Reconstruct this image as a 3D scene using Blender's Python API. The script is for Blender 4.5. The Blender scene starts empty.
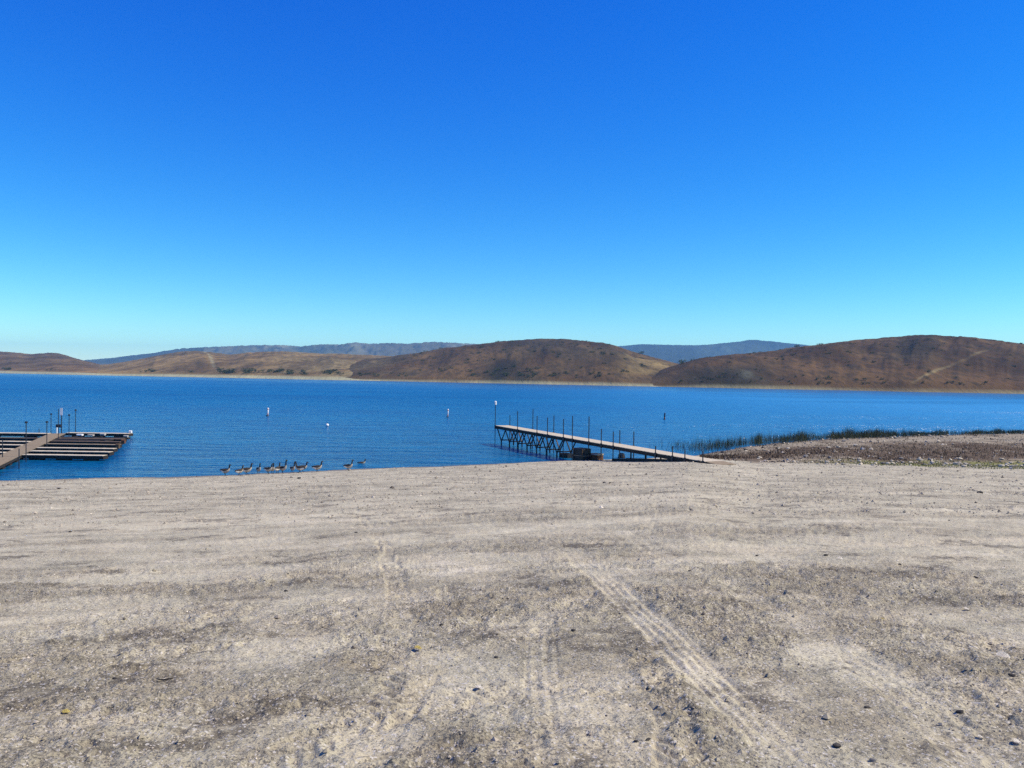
import bpy, bmesh, math, random
import numpy as np
from mathutils import Vector, Matrix

random.seed(7)
RNG = np.random.default_rng(11)
sc = bpy.context.scene
COL = sc.collection
R = math.radians

# ------------------------------------------------------------------ camera
F = 820.0                     # focal length in pixels of a 1024 x 768 frame
CZ = 7.5                      # eye height over the lake surface (z = 0)
PITCH = math.atan((384 - 373.7) / F)
ROLL = R(0.75)
cam_d = bpy.data.cameras.new('camera')
cam_d.sensor_width = 36.0
cam_d.lens = 36.0 * F / 1024
cam_d.clip_start = 0.05
cam_d.clip_end = 40000
cam = bpy.data.objects.new('camera', cam_d)
COL.objects.link(cam)
cam.matrix_world = (Matrix.Translation((0, 0, CZ)) @ Matrix.Rotation(R(90) - PITCH, 4, 'X')
                    @ Matrix.Rotation(ROLL, 4, 'Z'))
sc.camera = cam
CR = np.array(cam.matrix_world.to_3x3())


def rays(px, py):
    px, py = np.broadcast_arrays(np.asarray(px, float), np.asarray(py, float))
    v = np.stack([(px - 512) / F, (384 - py) / F, -np.ones_like(px)], -1)
    d = v @ CR.T
    return d / d[..., 1:2]            # unit forward depth


def at_z(px, py, z):
    d = rays(px, py)
    t = (z - CZ) / d[..., 2]
    return np.stack([d[..., 0] * t, t, np.full_like(t, z)], -1)


def at_y(px, py, y):
    d = rays(px, py)
    y = np.asarray(y, float)
    return np.stack([d[..., 0] * y, y + 0 * d[..., 0], CZ + d[..., 2] * y], -1)


# ------------------------------------------------------------------ noise
def _hash(ix, iy, s):
    h = (ix.astype(np.int64) * 374761393 + iy.astype(np.int64) * 668265263 + s * 974711) & 0xFFFFFFFF
    h = ((h ^ (h >> 13)) * 1274126177) & 0xFFFFFFFF
    h = ((h ^ (h >> 15)) * 2246822519) & 0xFFFFFFFF
    return ((h ^ (h >> 16)) & 0xFFFFFF) / float(0xFFFFFF)


def vnoise(x, y, s=0):
    x = np.asarray(x, float); y = np.asarray(y, float)
    ix = np.floor(x); iy = np.floor(y)
    fx = x - ix; fy = y - iy
    fx = fx * fx * fx * (fx * (fx * 6 - 15) + 10); fy = fy * fy * fy * (fy * (fy * 6 - 15) + 10)
    a = _hash(ix, iy, s); b = _hash(ix + 1, iy, s); c = _hash(ix, iy + 1, s); d = _hash(ix + 1, iy + 1, s)
    return (a + (b - a) * fx) * (1 - fy) + (c + (d - c) * fx) * fy


def fbm(x, y, s=0, o=4, g=0.5):
    r = 0; a = 1; t = 0
    for k in range(o):
        ca, sa = math.cos(0.6 * k), math.sin(0.6 * k)
        r = r + a * vnoise((x * ca - y * sa) * 2 ** k + 17 * k, (x * sa + y * ca) * 2 ** k - 9 * k, s + k)
        t += a; a *= g
    return r / t                      # 0..1


def sstep(a, b, x):
    t = np.clip((x - a) / (b - a), 0, 1)
    return t * t * (3 - 2 * t)


# ------------------------------------------------------------------ object helpers
def link(name, me, mat=None, parent=None):
    o = bpy.data.objects.new(name, me)
    COL.objects.link(o)
    if mat is not None:
        for m in (mat if isinstance(mat, (list, tuple)) else [mat]):
            me.materials.append(m)
    if parent is not None:
        o.parent = parent
    return o


def tag(o, label=None, cat=None, group=None, kind=None):
    if label: o['label'] = label
    if cat: o['category'] = cat
    if group: o['group'] = group
    if kind: o['kind'] = kind
    return o


def empty(name, loc, rz=0.0):
    o = bpy.data.objects.new(name, None)
    o.empty_display_size = 0.3
    COL.objects.link(o)
    o.location = loc
    o.rotation_euler = (0, 0, rz)
    return o


def np_mesh(name, V, Fq, smooth=True, col=None):
    """mesh from numpy verts (n,3) and faces (m,k), optional point colours (n,4)"""
    V = np.asarray(V, np.float32); Fq = np.asarray(Fq, np.int32)
    me = bpy.data.meshes.new(name)
    k = Fq.shape[1]
    me.vertices.add(len(V)); me.vertices.foreach_set('co', V.ravel())
    me.loops.add(Fq.size); me.loops.foreach_set('vertex_index', Fq.ravel())
    me.polygons.add(len(Fq))
    me.polygons.foreach_set('loop_start', np.arange(0, Fq.size, k, dtype=np.int32))
    me.polygons.foreach_set('loop_total', np.full(len(Fq), k, np.int32))
    me.polygons.foreach_set('use_smooth', np.full(len(Fq), smooth, bool))
    me.update(calc_edges=True)
    if col is not None:
        a = me.color_attributes.new('tint', 'FLOAT_COLOR', 'POINT')
        a.data.foreach_set('color', np.asarray(col, np.float32).ravel())
    me.validate()
    return me


def grid_faces(nr, nc, wrap=False):
    r = np.arange(nr - 1)[:, None]; c = np.arange(nc if wrap else nc - 1)[None, :]
    c2 = (c + 1) % nc
    return np.stack([r * nc + c, r * nc + c2, (r + 1) * nc + c2, (r + 1) * nc + c], -1).reshape(-1, 4)


class MB:
    """collects boxes, bars and tubes into ONE mesh"""
    def __init__(self):
        self.v = []; self.f = []; self.m = []

    def add(self, vs, fs, mi=0):
        n = len(self.v)
        self.v += [tuple(p) for p in vs]
        self.f += [tuple(i + n for i in f) for f in fs]
        self.m += [mi] * len(fs)

    def beam(self, p0, p1, w, h, up=(0, 0, 1), mi=0, ch=0.0):
        """box from p0 to p1 (centre line), w across, h along up, ch = chamfer"""
        p0 = Vector(p0); p1 = Vector(p1); a = (p1 - p0).normalized(); up = Vector(up)
        s = a.cross(up)
        if s.length < 1e-4: s = a.cross(Vector((1, 0, 0)))
        s.normalize(); u = s.cross(a).normalized()
        if ch <= 0:
            prof = [(-w / 2, -h / 2), (w / 2, -h / 2), (w / 2, h / 2), (-w / 2, h / 2)]
        else:
            x, y = w / 2, h / 2
            prof = [(-x + ch, -y), (x - ch, -y), (x, -y + ch), (x, y - ch), (x - ch, y), (-x + ch, y), (-x, y - ch), (-x, -y + ch)]
        n = len(prof)
        vs = [p + s * q[0] + u * q[1] for p in (p0, p1) for q in prof]
        fs = [(i, (i + 1) % n, (i + 1) % n + n, i + n) for i in range(n)]
        fs += [tuple(range(n))[::-1], tuple(range(n, 2 * n))]
        self.add(vs, [f[::-1] for f in fs], mi)

    def tube(self, pts, rad, n=8, mi=0):
        pts = [Vector(p) for p in pts]
        if not hasattr(rad, '__len__'): rad = [rad] * len(pts)
        vs = []; fs = []
        ref = None
        for i, p in enumerate(pts):
            a = (pts[min(i + 1, len(pts) - 1)] - pts[max(i - 1, 0)]).normalized()
            if ref is None:
                ref = a.cross(Vector((0.31, 0.9, 0.1)))
                if ref.length < 1e-3: ref = a.cross(Vector((1, 0, 0)))
            s = (ref - a * ref.dot(a)).normalized(); ref = s
            u = a.cross(s)
            for k in range(n):
                t = 2 * math.pi * k / n
                vs.append(p + (s * math.cos(t) + u * math.sin(t)) * rad[i])
        for i in range(len(pts) - 1):
            for k in range(n):
                fs.append((i * n + k, i * n + (k + 1) % n, (i + 1) * n + (k + 1) % n, (i + 1) * n + k))
        fs.append(tuple(range(n))[::-1]); fs.append(tuple(range((len(pts) - 1) * n, len(pts) * n)))
        self.add(vs, fs, mi)

    def build(self, name, mat, parent=None, smooth=False, origin=None):
        me = bpy.data.meshes.new(name)
        o3 = Vector(origin) if origin is not None else Vector((0, 0, 0))
        me.from_pydata([Vector(p) - o3 for p in self.v], [], self.f)
        me.update()
        o = link(name, me, mat, parent)
        me.polygons.foreach_set('material_index', self.m)
        if smooth: me.polygons.foreach_set('use_smooth', [True] * len(self.f))
        if origin is not None and parent is None: o.location = o3
        return o


# ------------------------------------------------------------------ materials
class NT:
    def __init__(self, name):
        self.mat = bpy.data.materials.new(name)
        self.mat.use_nodes = True
        self.t = self.mat.node_tree
        self.b = self.t.nodes['Principled BSDF']
        self.pos = self.n('ShaderNodeNewGeometry').outputs['Position']

    def n(self, typ, **kw):
        nd = self.t.nodes.new(typ)
        for k, v in kw.items(): setattr(nd, k, v)
        return nd

    def put(self, sock, val):
        if val is None: return
        if isinstance(val, bpy.types.NodeSocket): self.t.links.new(val, sock)
        else: sock.default_value = val

    def noise(self, scale, detail=3, rough=0.55, vec=None, lac=2.0, dist=0.0):
        nd = self.n('ShaderNodeTexNoise')
        self.put(nd.inputs['Vector'], vec if vec is not None else self.pos)
        nd.inputs['Scale'].default_value = scale; nd.inputs['Detail'].default_value = detail
        nd.inputs['Roughness'].default_value = rough; nd.inputs['Lacunarity'].default_value = lac
        nd.inputs['Distortion'].default_value = dist
        return nd.outputs['Fac']

    def vor(self, scale, feature='F1', out='Distance', vec=None):
        nd = self.n('ShaderNodeTexVoronoi', feature=feature)
        self.put(nd.inputs['Vector'], vec if vec is not None else self.pos)
        nd.inputs['Scale'].default_value = scale
        return nd.outputs[out]

    def mapr(self, v, a, b, c=0.0, d=1.0):
        nd = self.n('ShaderNodeMapRange')
        self.put(nd.inputs[0], v)
        for i, x in enumerate((a, b, c, d)): self.put(nd.inputs[i + 1], x)
        return nd.outputs[0]

    def math(self, op, a, b=None, clamp=False):
        nd = self.n('ShaderNodeMath', operation=op, use_clamp=clamp)
        self.put(nd.inputs[0], a)
        if b is not None: self.put(nd.inputs[1], b)
        return nd.outputs[0]

    def mix(self, f, a, b, blend='MIX'):
        nd = self.n('ShaderNodeMix', data_type='RGBA', blend_type=blend)
        self.put(nd.inputs[0], f)
        for s, v in ((nd.inputs[6], a), (nd.inputs[7], b)):
            self.put(s, (*v, 1) if isinstance(v, tuple) and len(v) == 3 else v)
        return nd.outputs[2]

    def scaled(self, sx, sy, sz, rz=0.0):
        nd = self.n('ShaderNodeMapping')
        self.put(nd.inputs['Vector'], self.pos)
        nd.inputs['Scale'].default_value = (sx, sy, sz)
        nd.inputs['Rotation'].default_value = (0, 0, rz)
        return nd.outputs[0]

    def attr(self, name='tint'):
        nd = self.n('ShaderNodeAttribute', attribute_name=name)
        return nd.outputs['Color']

    def sep(self, c):
        nd = self.n('ShaderNodeSeparateColor')
        self.put(nd.inputs[0], c)
        return nd.outputs

    def bump(self, h, dist, strength=1.0, prev=None):
        nd = self.n('ShaderNodeBump')
        self.put(nd.inputs['Height'], h); nd.inputs['Distance'].default_value = dist
        self.put(nd.inputs['Strength'], strength)
        if prev is not None: self.put(nd.inputs['Normal'], prev)
        return nd.outputs[0]

    def done(self, col=None, rough=0.8, normal=None, spec=0.3, metal=0.0):
        b = self.b
        if col is not None: self.put(b.inputs['Base Color'], (*col, 1) if isinstance(col, tuple) and len(col) == 3 else col)
        self.put(b.inputs['Roughness'], rough)
        self.put(b.inputs['Specular IOR Level'], spec)
        b.inputs['Metallic'].default_value = metal
        if normal is not None: self.put(b.inputs['Normal'], normal)
        return self.mat


def m_plain(name, col, rough=0.7, var=0.35, scale=6.0, spec=0.3, metal=0.0, col2=None):
    t = NT(name)
    n = t.noise(scale, 4)
    c2 = col2 or tuple(c * (1 - var) for c in col)
    c = t.mix(t.mapr(n, 0.35, 0.65), col, c2)
    return t.done(c, rough, t.bump(n, 0.01, 0.4), spec, metal)


def m_tint(name, rough=0.85, gain=1.0, spec=0.2, fine=None):
    t = NT(name)
    c = t.attr()
    nrm = None
    if fine:
        n = t.noise(fine, 3)
        c = t.mix(t.mapr(n, 0.3, 0.7, 0.0, 0.5), c, (0.02, 0.018, 0.015))
        nrm = t.bump(n, 0.4 / fine, 0.6)
    return t.done(c, rough, nrm, spec)


# ------------------------------------------------------------------ light
SUN_EL, SUN_AZ = R(47), R(93)       # azimuth clockwise from the view axis (+Y) to the right
world = bpy.data.worlds.new('World')
sc.world = world
world.use_nodes = True
wt = world.node_tree
bg = wt.nodes['Background']
sky = wt.nodes.new('ShaderNodeTexSky')
sky.sky_type = 'NISHITA'
sky.sun_disc = False
sky.sun_elevation = SUN_EL
sky.sun_rotation = SUN_AZ
sky.altitude = 1200
sky.air_density = 1.0
sky.dust_density = 0.0
sky.ozone_density = 6.0
hs = wt.nodes.new('ShaderNodeHueSaturation')
hs.inputs['Saturation'].default_value = 1.3
wt.links.new(sky.outputs[0], hs.inputs['Color'])
gr = wt.nodes.new('ShaderNodeMix')
gr.data_type = 'RGBA'
gr.blend_type = 'MULTIPLY'
gr.inputs[0].default_value = 1.0
gr.inputs[7].default_value = (0.80, 0.88, 1.12, 1)
wt.links.new(hs.outputs[0], gr.inputs[6])
sp = wt.nodes.new('ShaderNodeSeparateColor')
cb = wt.nodes.new('ShaderNodeCombineColor')
wt.links.new(gr.outputs[2], sp.inputs[0])
for k, (p_, g_) in enumerate(((1.36, 0.97), (1.31, 1.01), (0.70, 2.06))):
    pw = wt.nodes.new('ShaderNodeMath'); pw.operation = 'POWER'; pw.inputs[1].default_value = p_
    ml = wt.nodes.new('ShaderNodeMath'); ml.operation = 'MULTIPLY'; ml.inputs[1].default_value = g_
    wt.links.new(sp.outputs[k], pw.inputs[0]); wt.links.new(pw.outputs[0], ml.inputs[0]); wt.links.new(ml.outputs[0], cb.inputs[k])
wt.links.new(cb.outputs[0], bg.inputs['Color'])
bg.inputs['Strength'].default_value = 0.108
sl = bpy.data.lights.new('sun', 'SUN')
sl.energy = 4.8
sl.angle = R(0.5)
sl.color = (1.0, 0.90, 0.69)
sun = bpy.data.objects.new('sun', sl)
COL.objects.link(sun)
sd = Vector((math.sin(SUN_AZ) * math.cos(SUN_EL), math.cos(SUN_AZ) * math.cos(SUN_EL), math.sin(SUN_EL)))
sun.rotation_euler = (-sd).to_track_quat('-Z', 'Y').to_euler()
sc.view_settings.view_transform = 'Standard'
sc.view_settings.look = 'None'
sc.view_settings.gamma = 1
sc.view_settings.exposure = 0.38
sc.view_settings.use_curve_mapping = False
sc.cycles.use_denoising = False
sc.cycles.max_bounces = 6
sc.cycles.volume_bounces = 0
sc.cycles.use_adaptive_sampling = False
sc.cycles.adaptive_threshold = 0.01

# ------------------------------------------------------------------ ground
# waterline and foot of the ramp as seen, turned into depths
_wx = np.array([-300, -100, 0, 100, 170, 230, 285, 350, 420, 495, 560, 640, 690, 715, 750, 800, 850, 920, 1024, 1150, 1400], float)
_wy = np.array([486, 481.5, 479.8, 478.2, 477.0, 475.4, 472.9, 469.8, 467.4, 464.6, 461.0, 458.8, 456.8, 452, 446, 441, 438, 435.5, 433.0, 430.5, 426], float)
_wd = at_z(_wx, _wy, 0.0)[:, 1]
_bx = np.array([-300, 640, 690, 760, 850, 1024, 1400], float)
_bz = np.array([0.30, 0.30, 0.36, 0.50, 0.62, 0.75, 0.8])
_by = np.array([0, 0, 0, 461.5, 462.5, 466, 470.0])
_bd = np.where(_by > 0, [at_z(a, max(b, 400), z)[1] for a, b, z in zip(_bx, _by, _bz)], 0)


def px_of(x, y):
    return 512 + F * x / np.maximum(y, 0.5)


def shore_d(px):
    p = np.clip(px, -300, 1400)
    return np.interp(p, _wx, _wd)


def ground_base(x, y):
    px = np.clip(px_of(x, y), -300, 1400)
    ds = shore_d(px)
    zb = np.interp(px, _bx, _bz)
    db = np.interp(px, _bx, _bd)
    db = np.where(px < 690, ds - 3.0, np.interp(px, [690, 760], [np.interp(690, _wx, _wd) - 3, _bd[3]]))
    db = np.where(px > 760, np.interp(px, _bx[3:], _bd[3:]), db)
    ramp = 5.9 + (zb - 5.9) * np.clip(y / db, -2, 1)
    z = np.where(y < db, ramp, zb * np.clip((ds - y) / np.maximum(ds - db, 0.5), -99, 1))
    z = np.where(y > ds, -0.07 * (y - ds), z)
    z = z + 0.16 * (fbm(x * 0.22, y * 0.22, 201, 4) - 0.5) * sstep(6, 1, np.abs(y - ds)) * (y > 20)
    z = np.maximum(z, -2.5)
    return np.minimum(z, 11 + 0 * z)


def on_ground(px, py):
    px = np.asarray(px, float); py = np.asarray(py, float)
    d = rays(px, py)
    t = np.full(px.shape, 8.0)
    lo = np.full(px.shape, 1.0); hi = np.full(px.shape, 150.0)
    for _ in range(50):
        m = (lo + hi) / 2
        above = CZ + d[..., 2] * m > ground_base(d[..., 0] * m, m)
        lo = np.where(above, m, lo); hi = np.where(above, hi, m)
    return np.stack([d[..., 0] * lo, lo, CZ + d[..., 2] * lo], -1)


# tyre tracks: (pixel path, width m, tread style, paleness, depth)
TRACKS = [
    ([(565, 545), (600, 575), (640, 611), (690, 658), (740, 706), (800, 768), (870, 840)], 0.36, 'rib', 1.0, 0.016),
    ([(600, 520), (650, 548), (720, 582), (800, 622), (880, 666), (960, 720), (1040, 790)], 0.34, 'flat', 0.6, 0.008),
    ([(330, 585), (395, 615), (450, 655), (495, 700), (530, 768), (545, 820)], 0.32, 'flat', 0.6, 0.006),
    ([(545, 590), (541, 660), (552, 768), (558, 830)], 0.24, 'flat', 0.45, 0.006),
    ([(650, 640), (668, 700), (682, 768), (690, 830)], 0.26, 'lug', 0.3, 0.008),
    ([(425, 660), (392, 700), (345, 768), (310, 830)], 0.40, 'lug', 0.5, 0.012),
    ([(-60, 612), (100, 588), (250, 561), (330, 549), (450, 536), (620, 522)], 0.45, 'flat', 0.75, 0.012),
    ([(-60, 560), (80, 549), (210, 531), (330, 515), (500, 501), (700, 492), (1080, 481)], 0.5, 'flat', 0.65, 0.012),
    ([(-60, 575), (120, 558), (300, 536), (480, 520), (700, 507), (1080, 498)], 0.4, 'flat', 0.5, 0.01),
    ([(-60, 512), (300, 499), (600, 488), (800, 484), (1080, 478)], 0.6, 'flat', 0.7, 0.015),
    ([(-60, 497), (300, 489), (600, 478), (1080, 474)], 0.6, 'flat', 0.55, 0.015),
    ([(-60, 660), (90, 628), (240, 602), (400, 580), (560, 566), (760, 552), (1080, 538)], 0.45, 'flat', 0.55, 0.012),
    ([(-60, 700), (90, 668), (260, 640), (420, 618), (520, 606)], 0.3, 'lug', 0.35, 0.012),
    ([(150, 840), (260, 768), (340, 728), (430, 702), (540, 690), (680, 690)], 0.32, 'lug', 0.5, 0.018),
    ([(560, 530), (700, 524), (860, 519), (1080, 520)], 0.5, 'flat', 0.6, 0.01),
    ([(740, 600), (860, 655), (960, 705), (1060, 765)], 0.34, 'flat', 0.4, 0.010),
    ([(820, 640), (870, 668), (930, 712), (990, 768), (1030, 820)], 0.32, 'flat', 0.55, 0.012),
    ([(900, 500), (980, 540), (1080, 600)], 0.4, 'flat', 0.45, 0.012),
    ([(300, 840), (390, 690), (400, 600), (385, 545), (350, 505)], 0.26, 'lug', 0.35, 0.008),
    ([(-60, 750), (120, 720), (330, 690), (520, 640), (640, 560), (660, 500)], 0.28, 'flat', 0.3, 0.008),
]


def smooth_path(P, n=70):
    P = np.asarray(P, float)
    s = np.r_[0, np.cumsum(np.linalg.norm(np.diff(P, axis=0), axis=1))]
    t = np.linspace(0, s[-1], n)
    Q = np.stack([np.interp(t, s, P[:, k]) for k in range(2)], 1)
    for _ in range(6):
        Q[1:-1] = 0.25 * Q[:-2] + 0.5 * Q[1:-1] + 0.25 * Q[2:]
    return Q


TRK = []
for path, w, style, pale, dep in TRACKS:
    pp = np.array(path, float)
    TRK.append((smooth_path(on_ground(pp[:, 0], pp[:, 1])[:, :2]), w, style, pale, dep))

# patches of loose coarse gravel (pixel centre, half-size px, strength)
LOOSE = [((480, 612), (110, 26), .9), ((600, 600), (95, 22), 1.0), ((700, 610), (85, 28), .9), ((800, 580), (150, 18), .9),
         ((930, 585), (90, 20), .8), ((905, 640), (95, 30), .7), ((665, 690), (26, 44), .9), ((385, 640), (50, 26), .7),
         ((120, 640), (130, 40), .6), ((330, 612), (60, 14), .6), ((480, 700), (60, 18), .6), ((560, 745), (70, 26), .5),
         ((960, 700), (70, 34), .6), ((560, 545), (160, 10), .5), ((330, 560), (120, 8), .5), ((830, 535), (160, 9), .5),
         ((100, 735), (120, 40), .5), ((240, 700), (90, 24), .5), ((365, 730), (60, 20), .6), ((720, 735), (40, 26), .4)]
PALE = [((850, 662), (42, 20), 1.0), ((770, 697), (46, 20), .9), ((375, 742), (46, 20), .9), ((600, 712), (55, 14), .8), ((520, 627), (45, 8), .8), ((704, 668), (24, 14), 1.0),
        ((590, 752), (60, 16), .7), ((430, 562), (100, 8), .7), ((200, 577), (130, 7), .8), ((900, 541), (130, 8), .7), ((255, 655), (70, 14), .6), ((90, 605), (90, 8), .7),
        ((300, 520), (160, 6), .7), ((640, 500), (200, 5), .7), ((120, 525), (140, 6), .7), ((450, 690), (40, 16), .7), ((160, 725), (60, 16), .5), ((950, 745), (60, 20), .6), ((720, 545), (90, 6), .7)]
PALEW = []
for (cx, cy), (hx, hy), s in PALE:
    c = on_ground(cx, cy); e = on_ground(cx, cy - hy); g = on_ground(cx + hx, cy)
    PALEW.append((c[0], c[1], abs(g[0] - c[0]), abs(e[1] - c[1]), s))
LOOSEW = []
for (cx, cy), (hx, hy), s in LOOSE:
    c = on_ground(cx, cy); e = on_ground(cx, cy - hy); g = on_ground(cx + hx, cy)
    LOOSEW.append((c[0], c[1], abs(g[0] - c[0]), abs(e[1] - c[1]), s))


def ground_detail(x, y):
    """height offset, dust (pale compacted fines) and loose (coarse) for points"""
    shp = x.shape
    x = x.ravel(); y = y.ravel()
    near = (y > 0.5) & (y < 110) & (np.abs(x) < 90)
    h = np.zeros_like(x); dust = np.full_like(x, 0.0); loose = np.zeros_like(x)
    # broad streaks along the usual driving direction
    ca, sa = math.cos(R(14)), math.sin(R(14))
    xr, yr = x * ca + y * sa, -x * sa + y * ca
    wob = fbm(x * 0.15, y * 0.15, 3, 3) * 2
    st = fbm(xr * 0.10, yr * 0.75 + wob, 5, 5, 0.6)
    st2 = fbm(xr * 0.35 + wob, yr * 1.7, 9, 4, 0.6)
    pt = fbm(x * 0.5 + wob, y * 0.5, 13, 5, 0.6)
    md = fbm(xr * 0.9, yr * 1.8, 19, 4, 0.65)
    dust = 0.50 + 0.75 * (st - 0.5) + 0.75 * (st2 - 0.5) + 0.5 * (pt - 0.5) + 1.0 * (md - 0.5)
    br = fbm(x * 2.2, y * 2.2, 23, 4, 0.6)
    for cx, cy, hx, hy, s in LOOSEW:
        q = ((x - cx) / hx) ** 2 + ((y - cy) / hy) ** 2
        loose = np.maximum(loose, s * sstep(1.5, 0.2, q + (br - 0.5) * 1.8))
    loose = np.maximum(loose, 0.7 * sstep(0.57, 0.70, fbm(xr * 0.3, yr * 0.8, 31, 4)))
    for cx, cy, hx, hy, s in PALEW:
        q = ((x - cx) / hx) ** 2 + ((y - cy) / hy) ** 2
        m_ = s * sstep(1.5, 0.1, q + (br - 0.5) * 2.4)
        dust = dust + (0.95 - dust) * 0.8 * m_; loose = loose * (1 - m_)
    # tracks
    for P, w, style, pale, dep in TRK:
        lo = P.min(0) - w; hi = P.max(0) + w
        m = np.where(near & (x > lo[0]) & (x < hi[0]) & (y > lo[1]) & (y < hi[1]))[0]
        if not len(m): continue
        X = np.stack([x[m], y[m]], 1)
        best = np.full(len(m), 1e9); lat = np.zeros(len(m)); along = np.zeros(len(m))
        s0 = 0.0
        for a, b in zip(P[:-1], P[1:]):
            d = b - a; L = np.linalg.norm(d); d = d / L
            q = X - a
            t = np.clip(q @ d, 0, L)
            l = q[:, 1] * d[0] - q[:, 0] * d[1]
            dd = np.hypot(*(q - t[:, None] * d).T)
            k = dd < best
            best[k] = dd[k]; lat[k] = l[k]; along[k] = s0 + t[k]
            s0 += L
        ed = fbm(X[:, 0] * 1.3, X[:, 1] * 1.3, 41, 3)
        cover = (0.40 + 0.60 * sstep(0.35, 0.62, fbm(X[:, 0] * 0.7, X[:, 1] * 0.7, 43 + int(w * 100), 4)) if style != 'rib' else 0.72 + 0.28 * sstep(0.3, 0.55, ed)) * sstep(0.0, 0.25, np.minimum(along, s0 - along) / s0)
        inside = sstep(w * 0.56, w * 0.40, best + (ed - 0.5) * 0.08)
        berm = np.exp(-((best - w * 0.62) / (w * 0.14)) ** 2)
        u = lat / w
        if style == 'rib':
            uu = u + 0.10 * (ed - 0.5)
            tr = 0.5 + 0.5 * np.cos(uu * 2 * math.pi * 4.5)
            tr = tr * 0.75 + 0.25 * (np.sin(along * 2 * math.pi / 0.07 + np.sign(u) * 1.0) > 0)
            tr = 0.5 + (tr - 0.5) * sstep(0.25, 0.6, fbm(X[:, 0] * 2.5, X[:, 1] * 2.5, 48, 3))
            amp = 0.009
        elif style == 'lug':
            sl_ = np.abs(u) * 0.9 * w
            tr = 0.5 + 0.5 * np.sin((along + sl_ + 0.05 * (ed - .5)) * 2 * math.pi / 0.13)
            tr = tr * sstep(0.3, 0.6, vnoise(X[:, 0] * 5, X[:, 1] * 5, 47))
            amp = 0.016
        else:
            tr = 0.5 + 0.3 * np.cos(u * 2 * math.pi * 3) + 0.2 * np.sin((along + np.abs(lat)) * 2 * math.pi / 0.16)
            amp = 0.005
        k = inside * cover
        bk_ = berm * cover * sstep(0.4, 0.7, vnoise(X[:, 0] * 3, X[:, 1] * 3, 49))
        h[m] += k * (-0.75 * dep + amp * (tr - 0.5) * 2) + bk_ * dep * 0.22
        dust[m] = dust[m] * (1 - k * 0.8 * pale) + k * 0.8 * pale * (0.98 - (0.35 if style == 'rib' else 0.5) * (1 - tr) * 0.8)
        dust[m] -= bk_ * 0.15
        loose[m] *= 1 - k * pale
    # lumps: broad undulation, clods, coarse gravel
    h += 0.05 * (fbm(x * 0.35, y * 0.35, 51, 3) - 0.5) + 0.045 * (fbm(xr * 0.5, yr * 2.0, 53, 3) - 0.5)
    h += 0.07 * sstep(15, 40, y) * (fbm(x * 1.1, y * 1.6, 57, 4, 0.6) - 0.5)
    rough = fbm(x * 7, y * 7, 61, 4, 0.62)
    rid = 1 - np.abs(2 * fbm(x * 3.2, y * 5.0, 67, 3) - 1)
    h += (0.034 + 0.06 * loose) * (rough - 0.5) + (0.010 + 0.05 * loose) * np.clip(rid - 0.75, 0, 1) * 2
    grit = vnoise(x * 28, y * 28, 71)
    h += (0.004 + 0.012 * loose) * grit
    dust = np.clip(dust - 0.22 * loose, 0, 1)
    far = sstep(105, 40, y) * (y > -30)
    return (h * np.where(far > 0, 0.35 + 0.65 * far, 0.35)).reshape(shp), dust.reshape(shp), loose.reshape(shp)


def ground_z(x, y):
    x = np.asarray(x, float); y = np.asarray(y, float)
    h, _, _ = ground_detail(np.atleast_1d(x), np.atleast_1d(y))
    px = px_of(x, y)
    w = np.where((y > 0) & (y > shore_d(px) - 1.5), 0.25, 1.0)
    return ground_base(x, y) + (h * w if x.ndim else h[0] * w)


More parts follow.
